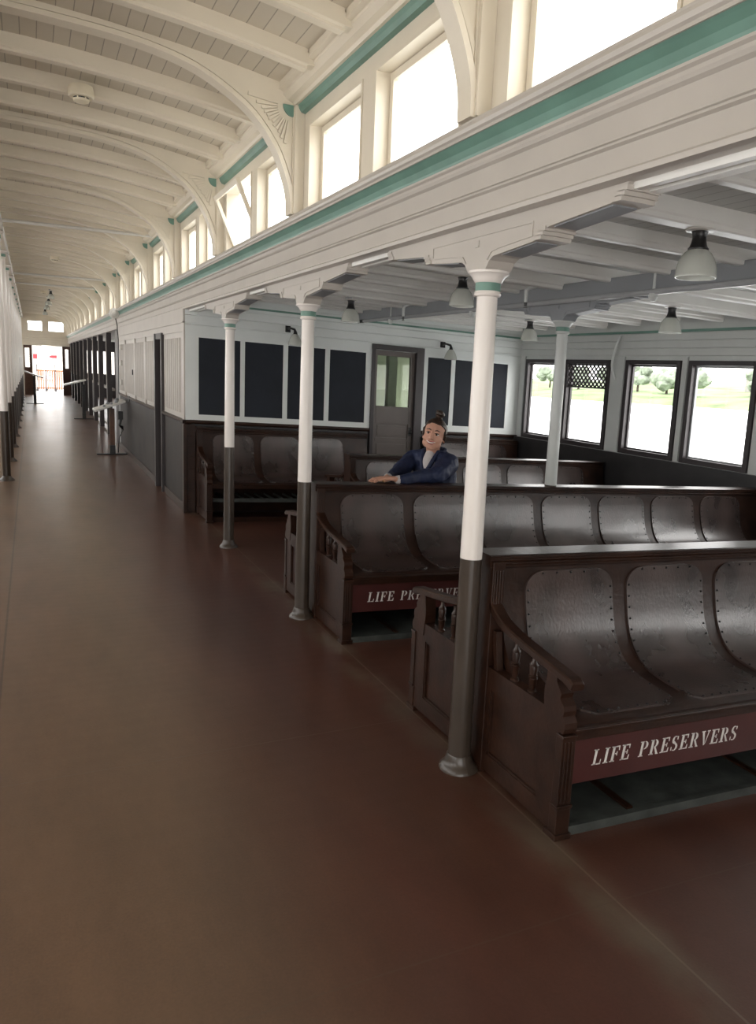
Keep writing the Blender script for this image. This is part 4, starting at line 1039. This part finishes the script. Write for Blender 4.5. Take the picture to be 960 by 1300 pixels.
# horn speaker with its conduit on the ledge
t = thing('horn_speaker', 'round white horn on the ledge over the far end of the cabin', 'speaker', (1.42, 18.0, 2.50))
yS = 14.6
t.location = warp((1.42, yS, 2.5)); ORG[t.name]['org'] = Vector(t.location)
b = B(); n = 20
b.loops([[(1.36+.0*k, yS+dy, 2.40+0) if False else (1.37+r*math.cos(2*math.pi*k/n), yS+dy, 2.40+r*math.sin(2*math.pi*k/n)) for k in range(n)] for dy, r in ((-.06, .085), (-.05, .092), (-.02, .085), (.03, .04), (.06, .02))])
b.build('horn', 'pipe', t, smooth=True)
b = B(); b.ball((1.37, yS-.06, 2.40), .045, 2, (1, .25, 1)); b.build('horn_throat', 'baybeam', t, smooth=True)
b = B(); b.tube(smooth_curve_3 if False else [(1.40, yS, 2.32), (1.43, yS+.05, 2.20), (1.44, yS+.1, 2.10), (1.455, yS+.15, 1.95), (1.455, yS+.2, 1.7), (1.455, yS+.2, 1.2), (1.455, yS+.2, 1.0)], .009, 8); b.build('conduit', 'black', t, smooth=True)

# ------------------------------------------------------------------ display stands
def stand(x, y, x0, x1, z0, z1, dy, label, post, mirror_=False):
    t = thing('display_stand', label, 'display stand', (x, y, 0), 'interpretive display stands')
    b = B(); b.box(x-.26, x+.30, y-.06, y+.06, .0, .02); b.build('base_plate', 'black', t, bevel=.004)
    b = B(); b.box(x-.045, x+.045, y-.04, y+.04, .02, .16); b.build('post_shoe', 'black', t)
    b = B(); b.box(x-.04, x+.04, y-.035, y+.035, .16, (z0+z1)/2-.03); b.build('post', post, t, bevel=.004)
    b = B(); b.loops([[(xx, y-dy, zz), (xx, y+dy, zz), (xx, y+dy, zz+.035), (xx, y-dy, zz+.035)] for xx, zz in ((x0, z0), (x1, z1))]); pl = b.build('sign_panel', 'panelwhite', t, bevel=.004)
    return t, pl
t, pl = stand(1.24, 13.85, .945, 1.44, .735, .90, .30, 'white slanted display panel on a wooden post, nearest along the cabin wall', 'postwood')
b = B()
f = lambda x: .735+(x-.945)*(.165/.495)+.037
for (xa, ya, r, mh) in ((1.10, 13.62, .025, .02), (1.18, 13.9, .03, .03), (1.30, 13.7, .03, .05), (1.34, 14.0, .03, .04), (1.22, 13.66, .02, .03)):
    b.lathe([(r, f(xa)), (r, f(xa)+mh), (r*.5, f(xa)+mh+.01)], xa, ya, 10)
b.build('raised_model', 'girder', pl, smooth=True)
b = B(); b.box(1.34, 1.42, 13.82, 13.90, .60, .74); b.tube([(1.38, 13.86, .60), (1.36, 13.84, .50), (1.40, 13.86, .47), (1.42, 13.86, .42), (1.36, 13.86, .30), (1.34, 13.86, .16), (1.335, 13.86, .03)], [.03, .02, .03, .009, .008, .008, .008], 8); b.build('power_cable', 'black', t, smooth=True)
stand(1.27, 22.2, .78, 1.32, .87, 1.02, .35, 'dark post display stand with pale panel farther along the right', 'black')
t = thing('display_stand', 'display stand with a sloping pale panel at the far left of the hall', 'display stand', (.09, 29.4, 0), 'interpretive display stands')
b = B(); b.box(-.20, .36, 29.3, 29.5, 0, .02); b.build('base_plate', 'black', t)
b = B(); b.box(.04, .13, 29.35, 29.45, .02, .95); b.build('post', 'black', t)
b = B(); b.loops([[(xx, 29.1, zz), (xx, 29.7, zz), (xx, 29.7, zz+.04), (xx, 29.1, zz+.04)] for xx, zz in ((-.24, 1.07), (.36, .86))]); b.build('sign_panel', 'panelwhite', t)

# ------------------------------------------------------------------ outside the far door
b = B(); b.box(-14, 18, YE+.1, 70, -.12, .10)
tag(b.build('pier_deck', 'ground', warped=False), 'bright pier deck outside the far doorway', 'ground', kind='structure')
t = thing('wooden_fence', 'orange wooden slatted fence standing outside the far doorway', 'fence', (.9, 42, .1), warped=False)
for k in range(16):
    x = .30+k*.105
    b = B(); b.box(x, x+.05, 42, 42.03, .18, 1.10); b.build('fence_slat', 'orange', t, warped=False)
for z in (1.10, .24):
    b = B(); b.box(.2, 2.0, 41.98, 42.05, z, z+.06); b.build('fence_rail', 'orange', t, warped=False)
for k in range(5):
    x = .25+k*.42
    b = B(); b.tube([(x, 41.95, .1), (x, 41.95, 1.38)], .018, 8); b.ball((x, 41.95, 1.40), .03, 1); b.lathe([(.06, .1), (.06, .22), (.03, .24)], x, 41.95, 10); b.build('fence_post', 'frame', t, warped=False)
for x0, x1, z0, z1, lab in ((.10, .29, 1.70, 1.93, 'small red sign outside the far doorway, at its left edge'), (.86, 1.20, 1.76, 1.90, 'long red awning outside, seen through the far doorway')):
    b = B(); b.box(x0, x1, 42.5, 42.6, z0, z1)
    t = thing('red_awning', lab, 'awning', ((x0+x1)/2, 42.55, .1), warped=False)
    b.build('awning_cloth', 'red', t, warped=False)
    b = B(); b.tube([((x0+x1)/2, 42.62, .1), ((x0+x1)/2, 42.62, z0+.05)], .02, 8); b.build('awning_post', 'ground', t, warped=False)
for x0, x1, y, h, m, lab in ((-6, .8, 66, 3.6, 'houses', 'pale waterfront building beyond the fence, left'), (1.6, 10, 69, 3.0, 'ground', 'pale waterfront building beyond the fence, right')):
    b = B(); b.box(x0, x1, y, y+3, .1, h); b.loops([[(x0-.3, y-.3, h), (x1+.3, y-.3, h), (x1+.3, y+3.3, h), (x0-.3, y+3.3, h)], [(x0+.5, y+1.2, h+.9), (x1-.5, y+1.2, h+.9), (x1-.5, y+1.8, h+.9), (x0+.5, y+1.8, h+.9)]])
    for k in range(5): b.box(x0+.4+k*1.2, x0+1.0+k*1.2, y-.05, y, 1.2, 2.3)
    tag(b.build('building', m, warped=False), lab, 'building')

# ------------------------------------------------------------------ outside the side windows: water, lawn, trees
b = B(); b.face([(9, -300, -5), (700, -300, -5), (700, 900, -5), (9, 900, -5)])
tag(b.build('water', 'water', warped=False), 'bright pale water outside the side windows', 'water', kind='structure')
b = B()
rows = []
for k in range(41):
    y = -100+k*18; x = 195+8*math.sin(k*.9)
    h = 1.2*math.sin(k*1.3)
    rows.append([(x, y, -5.2), (x+3, y, -3.9), (x+30, y, -1.6+h*.3), (x+70, y, 1.5+h), (x+120, y, 3), (x+121, y, -6)])
b.loops(rows, close_u=False, caps=False)
tag(b.build('grassy_shore', 'grass', warped=False, smooth=True), 'green grassy far shore across the water', 'shore', kind='structure')
rng = random.Random(7)
tn = 0
for k in range(14):
    y = 95+k*16.5+rng.uniform(-2, 2); x = 222+rng.uniform(0, 18); h = rng.uniform(7, 12)
    t = thing('tree', 'hazy grey-green tree on the far shore seen through the side windows', 'tree', (x, y, -1), 'trees on the far shore', warped=False)
    b = B(); b.tube([(x, y, -1.5), (x+.3, y, h*.5)], [.5, .3], 7); b.build('trunk', 'trunk', t, warped=False)
    b = B()
    for q in range(13):
        b.ball((x+rng.uniform(-2, 2), y+rng.uniform(-5, 5), h*.22+rng.uniform(0, h*.5)), rng.uniform(1.6, 2.9), 2, (1, 1.3, rng.uniform(.8, 1.1)))
    for v in b.bm.verts: v.co += Vector((rng.uniform(-.25, .25),)*3)
    b.build('crown', 'leaf', t, warped=False)
for k, (y, w, h) in enumerate(((150, 12, 5), (205, 16, 6), (262, 14, 5))):
    b = B(); b.box(262, 272, y, y+w, -2, h); b.loops([[(261, y-1, h), (273, y-1, h), (273, y+w+1, h), (261, y+w+1, h)], [(266, y+1, h+2.4), (268, y+1, h+2.4), (268, y+w-1, h+2.4), (266, y+w-1, h+2.4)]])
    tag(b.build('building', 'houses', warped=False), 'hazy building on the far shore, %s from the right' % ('first', 'second', 'third')[k], 'building')

# ------------------------------------------------------------------ the seated woman
def cone(bm, p, q, r0, r1, n=14):
    p, q = Vector(p), Vector(q); d = q-p
    L = d.length
    if L > 1e-5:
        m = Matrix.Translation((p+q)/2) @ d.to_track_quat('Z', 'Y').to_matrix().to_4x4()
        bmesh.ops.create_cone(bm, cap_ends=True, segments=n, radius1=r0, radius2=r1, depth=L, matrix=m)
    for c, r in ((p, r0), (q, r1)): bmesh.ops.create_icosphere(bm, subdivisions=2, radius=r*.995, matrix=Matrix.Translation(c))
def limb(b, pts):
    for (p, r), (q, s) in zip(pts, pts[1:]): cone(b.bm, p, q, r, s)
def remeshed(b, name, mat, parent, vox, smooth=6, disp=None):
    """fuse overlapping volumes into one continuous skin"""
    o = b.build(name+'_raw', mat, parent)
    md = o.modifiers.new('r', 'REMESH'); md.mode = 'VOXEL'; md.voxel_size = vox; md.use_smooth_shade = True
    if smooth:
        ms = o.modifiers.new('s', 'SMOOTH'); ms.iterations = smooth; ms.factor = .5
    if disp:
        tx = bpy.data.textures.new(name+'_folds', 'CLOUDS'); tx.noise_scale = disp[1]
        dp = o.modifiers.new('d', 'DISPLACE'); dp.texture = tx; dp.strength = disp[0]; dp.mid_level = .5; dp.texture_coords = 'LOCAL'
    dg = bpy.context.evaluated_depsgraph_get(); ev = o.evaluated_get(dg)
    me = bpy.data.meshes.new_from_object(ev, preserve_all_data_layers=False, depsgraph=dg)
    o.modifiers.clear(); old = o.data; o.data = me; bpy.data.meshes.remove(old)
    me.name = name; o.name = name
    for p in me.polygons: p.use_smooth = True
    if not me.materials: me.materials.append(M[mat])
    return o
PY = Y1+D+.02                       # centre line of the second bench
person = thing('person', 'smiling woman in navy jacket, hair in top bun, seated beyond the second bench', 'person', (2.72, PY+.36, .43))
# head frame: f faces the camera, r is to the viewer's right, u up, with a slight tilt
HC = Vector((2.632, PY+.235, 1.205))
fw = (Vector((0, 0, 1.53)) - Vector((HC.x, HC.y, 1.205))).normalized()
rt = fw.cross(Vector((0, 0, 1))).normalized()*-1
if rt.x < 0: rt = -rt
up = rt.cross(fw); up = up if up.z > 0 else -up
tl = math.radians(10)
up, rt = up*math.cos(tl)+rt*math.sin(tl), rt*math.cos(tl)-up*math.sin(tl)
# turn the face a little toward the viewer's left
ty = math.radians(10)
fw, rt = fw*math.cos(ty)-rt*math.sin(ty), rt*math.cos(ty)+fw*math.sin(ty)
HR = Matrix((rt, fw, up)).transposed()
def H(a, c, d): return HC + rt*a + fw*c + up*d
NECK0 = Vector((2.655, PY+.27, 1.04))
b = B()
def hb(a, c, d, r, sc=(1, 1, 1), sub=3): b.ball(H(a, c, d), r, sub, sc, HR)
hb(0, -.012, .032, .086, (.90, 1.08, 1.0)); hb(0, .018, -.015, .076, (.92, .95, 1.12)); hb(0, .036, -.060, .050, (1.0, .92, .9)); hb(0, .056, -.086, .026, (1.3, .8, .8))
for s in (-1, 1):
    hb(s*.038, .054, -.024, .031, (1, .8, .95)); hb(s*.078, -.012, -.010, .017, (.5, .9, 1.7)); hb(s*.033, .028, -.058, .036)
    hb(s*.030, .076, .028, .016, (1.5, .5, .55))
# nose
limb(b, [(H(0, .080, .022), .009), (H(0, .092, -.004), .0105), (H(0, .100, -.020), .0135)])
for s in (-1, 1): hb(s*.012, .089, -.024, .0095)
hb(0, .078, -.045, .016, (1.6, .6, .8))
# neck and trunk
limb(b, [(H(0, -.02, -.06), .050), (NECK0, .052), (Vector((2.665, PY+.30, .98)), .075)])
limb(b, [(Vector((2.70, PY+.31, .93)), .10), (Vector((2.71, PY+.33, .72)), .095), (Vector((2.71, PY+.35, .54)), .115)])
# arms under the sleeves, then hands
SH_N, EL_N, WR_N = Vector((2.725, PY+.165, 1.012)), Vector((2.53, PY+.050, .940)), Vector((2.235, PY+.005, .914))
SH_F, EL_F, WR_F = Vector((2.56, PY+.42, 1.015)), Vector((2.34, PY+.29, .88)), Vector((2.20, PY+.085, .914))
limb(b, [(SH_N, .045), (EL_N, .038), (WR_N, .024)])
limb(b, [(SH_F, .045), (EL_F, .038), (WR_F, .024)])
ZT_ = .889
def hand(w, d, side, lift, curl):
    """palm, four fingers and a thumb; d is the pointing direction in the bench-top plane"""
    d = Vector(d).normalized(); s = Vector((-d.y, d.x, 0))*side
    z = ZT_+lift
    base = Vector((w.x, w.y, z+.020))
    pc = base + d*.045
    for k in range(4):
        o = (-.026+.0175*k)
        limb(b, [(base+d*.008+s*o*.6, .016), (base+d*.080+s*o, .0125)])
    Ls = (.072, .080, .075, .058)
    for k in range(4):
        o = (-.027+.018*k); fan = (-.10+.07*k)
        dd = (d+s*fan).normalized()
        k0 = base+d*.078+s*o
        k1 = k0+dd*Ls[k]*.42+Vector((0, 0, .004-curl*.3)); k2 = k1+dd*Ls[k]*.30+Vector((0, 0, -.006-curl*.6)); k3 = k2+dd*Ls[k]*.24+Vector((0, 0, -.006-curl*.4))
        k3.z = max(k3.z, ZT_+lift+.007)
        limb(b, [(k0, .0100), (k1, .0090), (k2, .0082), (k3, .0070)])
    t0 = base+d*.018-s*.026; t1 = t0+d*.030-s*.020+Vector((0, 0, -.004)); t2 = t1+d*.026-s*.004+Vector((0, 0, -.004))
    limb(b, [(t0, .0135), (t1, .0105), (t2, .0085)])
hand(WR_N + Vector((-.005, 0, 0)), (-1, .10, 0), 1, .012, .010)
hand(WR_F + Vector((-.005, -.012, 0)), (-1, -.32, 0), -1, .000, .008)
# legs of the body, inside the jeans
HIP_N, HIP_F = Vector((2.70, PY+.26, .50)), Vector((2.66, PY+.42, .50))
KN_N, KN_F = Vector((2.32, PY+.34, .50)), Vector((2.26, PY+.50, .50))
AN_N, AN_F = Vector((2.27, PY+.66, .12)), Vector((2.20, PY+.76, .12))
limb(b, [(HIP_N, .070), (KN_N, .048), (AN_N, .034)]); limb(b, [(HIP_F, .070), (KN_F, .048), (AN_F, .034)])
remeshed(b, 'body', 'skin', person, .0042, 3)
# jacket
b = B()
limb(b, [(SH_N+Vector((-.03, .04, .018)), .072), (SH_N, .078), (EL_N+Vector((.06, .015, .012)), .064), (EL_N, .052), (EL_N+Vector((-.10, -.01, -.004)), .046), (WR_N+Vector((.05, 0, .002)), .034)])
limb(b, [(WR_N+Vector((.052, 0, .002)), .036), (WR_N+Vector((.032, 0, .001)), .035)])
limb(b, [(SH_F, .066), (EL_F, .054), (WR_F+Vector((.045, .06, -.012)), .036)])
limb(b, [(SH_N+Vector((-.01, .05, .01)), .078), (Vector((2.69, PY+.28, 1.035)), .088), (SH_F+Vector((.03, -.02, 0)), .074)])
limb(b, [(Vector((2.72, PY+.26, .95)), .115), (Vector((2.73, PY+.29, .78)), .120), (Vector((2.72, PY+.33, .56)), .135)])
limb(b, [(Vector((2.66, PY+.36, .93)), .110), (Vector((2.67, PY+.37, .78)), .110), (Vector((2.68, PY+.37, .56)), .125)])
remeshed(b, 'jacket', 'jacket', person, .0065, 4, (.018, .045))
b = B()
# stand-up collar, open at the throat
cc = Vector((2.668, PY+.280, 1.078)); fd = Vector((fw.x, fw.y, 0)).normalized(); fd = (fd + Vector((-.55, 0, 0))).normalized(); sd = Vector((-fd.y, fd.x, 0))
ring = []
for i in range(15):
    a = math.radians(50+260*i/14)
    dr = fd*math.cos(a)+sd*math.sin(a)
    back = (1-math.cos(a))/2
    ring.append((cc+dr*.072+Vector((0, 0, -.03+.015*back)), cc+dr*.078+Vector((0, 0, .022+.022*back)), cc+dr*.090+Vector((0, 0, .016+.022*back)), cc+dr*.094+Vector((0, 0, -.045))))
b.loops([[tuple(p) for p in r] for r in ring]); b.build('collar', 'jacket', person, smooth=True)
# lapels and the pale shirt between them
b = B()
th = Vector((2.650, PY+.27, 1.065))
f0 = fd
def S_(a, c, d): return th + sd*a + f0*c + Vector((0, 0, d))
limb(b, [(S_(0, .035, .005), .040), (S_(0, .060, -.05), .050), (S_(0, .075, -.13), .052)])
remeshed(b, 'shirt', 'shirt', person, .005, 4)
b = B()
for s in (-1, 1):
    limb(b, [(S_(s*.060, .035, .028), .014), (S_(s*.045, .085, -.035), .016), (S_(s*.012, .120, -.125), .018), (S_(s*.004, .122, -.20), .018)])
remeshed(b, 'lapels', 'jacket', person, .005, 3)
b = B(); limb(b, [(WR_N+Vector((.034, 0, .001)), .0300), (WR_N+Vector((.010, 0, .0)), .0295)]); limb(b, [(WR_F+Vector((.03, .045, -.004)), .031), (WR_F+Vector((.018, .022, 0)), .030)]); b.build('shirt_cuff', 'shirt', person, smooth=True)
b = B()
for hp, kn, an in ((HIP_N, KN_N, AN_N), (HIP_F, KN_F, AN_F)): limb(b, [(hp, .085), (kn, .060), (an, .045)])
limb(b, [(HIP_N, .085), (HIP_F, .085)])
remeshed(b, 'jeans', 'jeans', person, .008, 4)
for an in (AN_N, AN_F):
    b = B(); limb(b, [(an+Vector((0, 0, -.045)), .038), (an+Vector((0, .02, -.085)), .036), (an+Vector((-.06, .12, -.095)), .030)]); b.build('shoe', 'black', person, smooth=True)
# hair pulled back into a bun on top
b = B()
b.ball(H(0, -.020, .040), .091, 4, (.93, 1.06, 1.0), HR)
keep = []
for v in list(b.bm.verts):
    q = v.co - HC; a, c, d = q.dot(rt), q.dot(fw), q.dot(up)
    # face opening
    if c > .0 and d < .082 - .35*abs(a)*abs(a)/.08 + .0 and c > .12*abs(a) - .0 + .012: v.co -= fw*(.040) + up*0
    if d < -.045: v.co += (HC+fw*-.02 - v.co)*.35
remesh_src = b
limb(b, [(H(.0, -.03, .115), .030), (H(.0, -.03, .135), .026)])
for s in (-1, 1): limb(b, [(H(s*.074, .012, .035), .016), (H(s*.079, -.005, -.01), .011), (H(s*.074, -.02, -.035), .010)])
remeshed(b, 'hair', 'hair', person, .0045, 3)
b = B()
bc = H(.004, -.030, .162)
for k in range(3):
    pts = [bc + (rt*math.cos(a+k*2.1)*.020 + fw*math.sin(a+k*2.1)*.022 + up*(.010*math.sin(a*1.0+k)+.006*k-.006)) for a in [i*math.pi/5 for i in range(9)]]
    limb(b, [(p, .0150) for p in pts])
b.ball(bc, .026, 3)
remeshed(b, 'hair_bun', 'hair', person, .0045, 2)
# face details
for s in (-1, 1):
    b = B(); b.ball(H(s*.031, .0735, .010), .0125, 3, (1.15, .7, .50), HR); e = b.build('eye', 'teeth', person, smooth=True)
    b = B(); b.ball(H(s*.031-.001, .0805, .010), .0072, 2, (1.1, .6, .85), HR); b.build('iris', 'eye', e, smooth=True)
    b = B(); limb(b, [(H(s*.017, .0820, .0165), .0022), (H(s*.031, .0835, .0200), .0026), (H(s*.046, .0765, .0150), .0020)]); b.build('eyelashes', 'hair', e, smooth=True)
    b = B(); limb(b, [(H(s*.014, .0870, .034), .0026), (H(s*.030, .0865, .041), .0034), (H(s*.050, .0720, .036), .0020)]); b.build('eyebrow', 'hair', person, smooth=True)
b = B(); limb(b, [(H(-.028, .075, -.044), .0050), (H(-.013, .0845, -.0525), .0060), (H(0, .0875, -.054), .0064), (H(.013, .0845, -.0525), .0060), (H(.028, .075, -.044), .0050)]); b.build('teeth', 'teeth', person, smooth=True)
b = B(); limb(b, [(H(-.033, .071, -.040), .0030), (H(-.014, .0880, -.0455), .0040), (H(0, .0915, -.0465), .0040), (H(.014, .0880, -.0455), .0040), (H(.033, .071, -.040), .0030), (H(.016, .0865, -.060), .0046), (H(0, .0900, -.063), .0052), (H(-.016, .0865, -.060), .0046), (H(-.033, .071, -.040), .0030)]); b.build('lips', 'lip', person, smooth=True)
b = B()
rc = WR_N + Vector((-.105, -.012, -.005)); b.tube([rc+Vector((0, .0125*math.cos(a), .0125*math.sin(a))) for a in [i*math.pi/6 for i in range(13)]], .0022, 6); b.build('ring', 'gold', person, smooth=True)


# ------------------------------------------------------------------ light
w = bpy.data.worlds.new('overcast'); SC.world = w; w.use_nodes = True
bg = w.node_tree.nodes['Background']; bg.inputs[0].default_value = (1.0, .985, .96, 1); bg.inputs[1].default_value = 6.5
def portal(loc, rot, sx, sy):
    l = bpy.data.lights.new('sky_portal', 'AREA'); l.shape = 'RECTANGLE'; l.size = sx; l.size_y = sy; l.cycles.is_portal = True
    o = bpy.data.objects.new('sky_portal', l); C.objects.link(o); o.location = loc; o.rotation_euler = rot
P2 = math.pi/2
portal((1.75, 12.5, 2.82), (0, P2, 0), .75, 31)      # right clerestory, facing -x
portal((mirror(1.75), 12.5, 2.82), (0, -P2, 0), .75, 31)
portal((XW+.25, 2.8, 1.38), (0, P2, 0), 1.1, 12)
portal((XW+.25, 22, 1.42), (0, P2, 0), 1.1, 28)
portal((XLW-.25, 16.5, 1.5), (0, -P2, 0), 1.1, 39)
portal((1.8, YE+.4, 1.6), (-P2, 0, 0), 8.5, 3.6)
portal((-.4, -3.3, 1.1), (P2, 0, 0), 4, 2.3)
SC.view_settings.view_transform = 'Standard'
SC.view_settings.exposure = 0

# ------------------------------------------------------------------ camera
yaw, pitch, roll = .43, -.1694, .0402
F = Vector((math.sin(yaw)*math.cos(pitch), math.cos(yaw)*math.cos(pitch), math.sin(pitch)))
Rt = Vector((math.cos(yaw), -math.sin(yaw), 0)); U = Rt.cross(F)
Rr = Rt*math.cos(roll)+U*math.sin(roll); Ur = -Rt*math.sin(roll)+U*math.cos(roll)
cam = bpy.data.cameras.new('camera'); co = bpy.data.objects.new('camera', cam); C.objects.link(co)
mt = Matrix((Rr, Ur, -F)).transposed().to_4x4(); mt.translation = (0, 0, 1.6); co.matrix_world = mt
cam.sensor_fit = 'HORIZONTAL'; cam.sensor_width = 36; cam.lens = 962/960*36
cam.shift_y = -10/960; cam.clip_end = 2000; cam.clip_start = .02
SC.camera = co
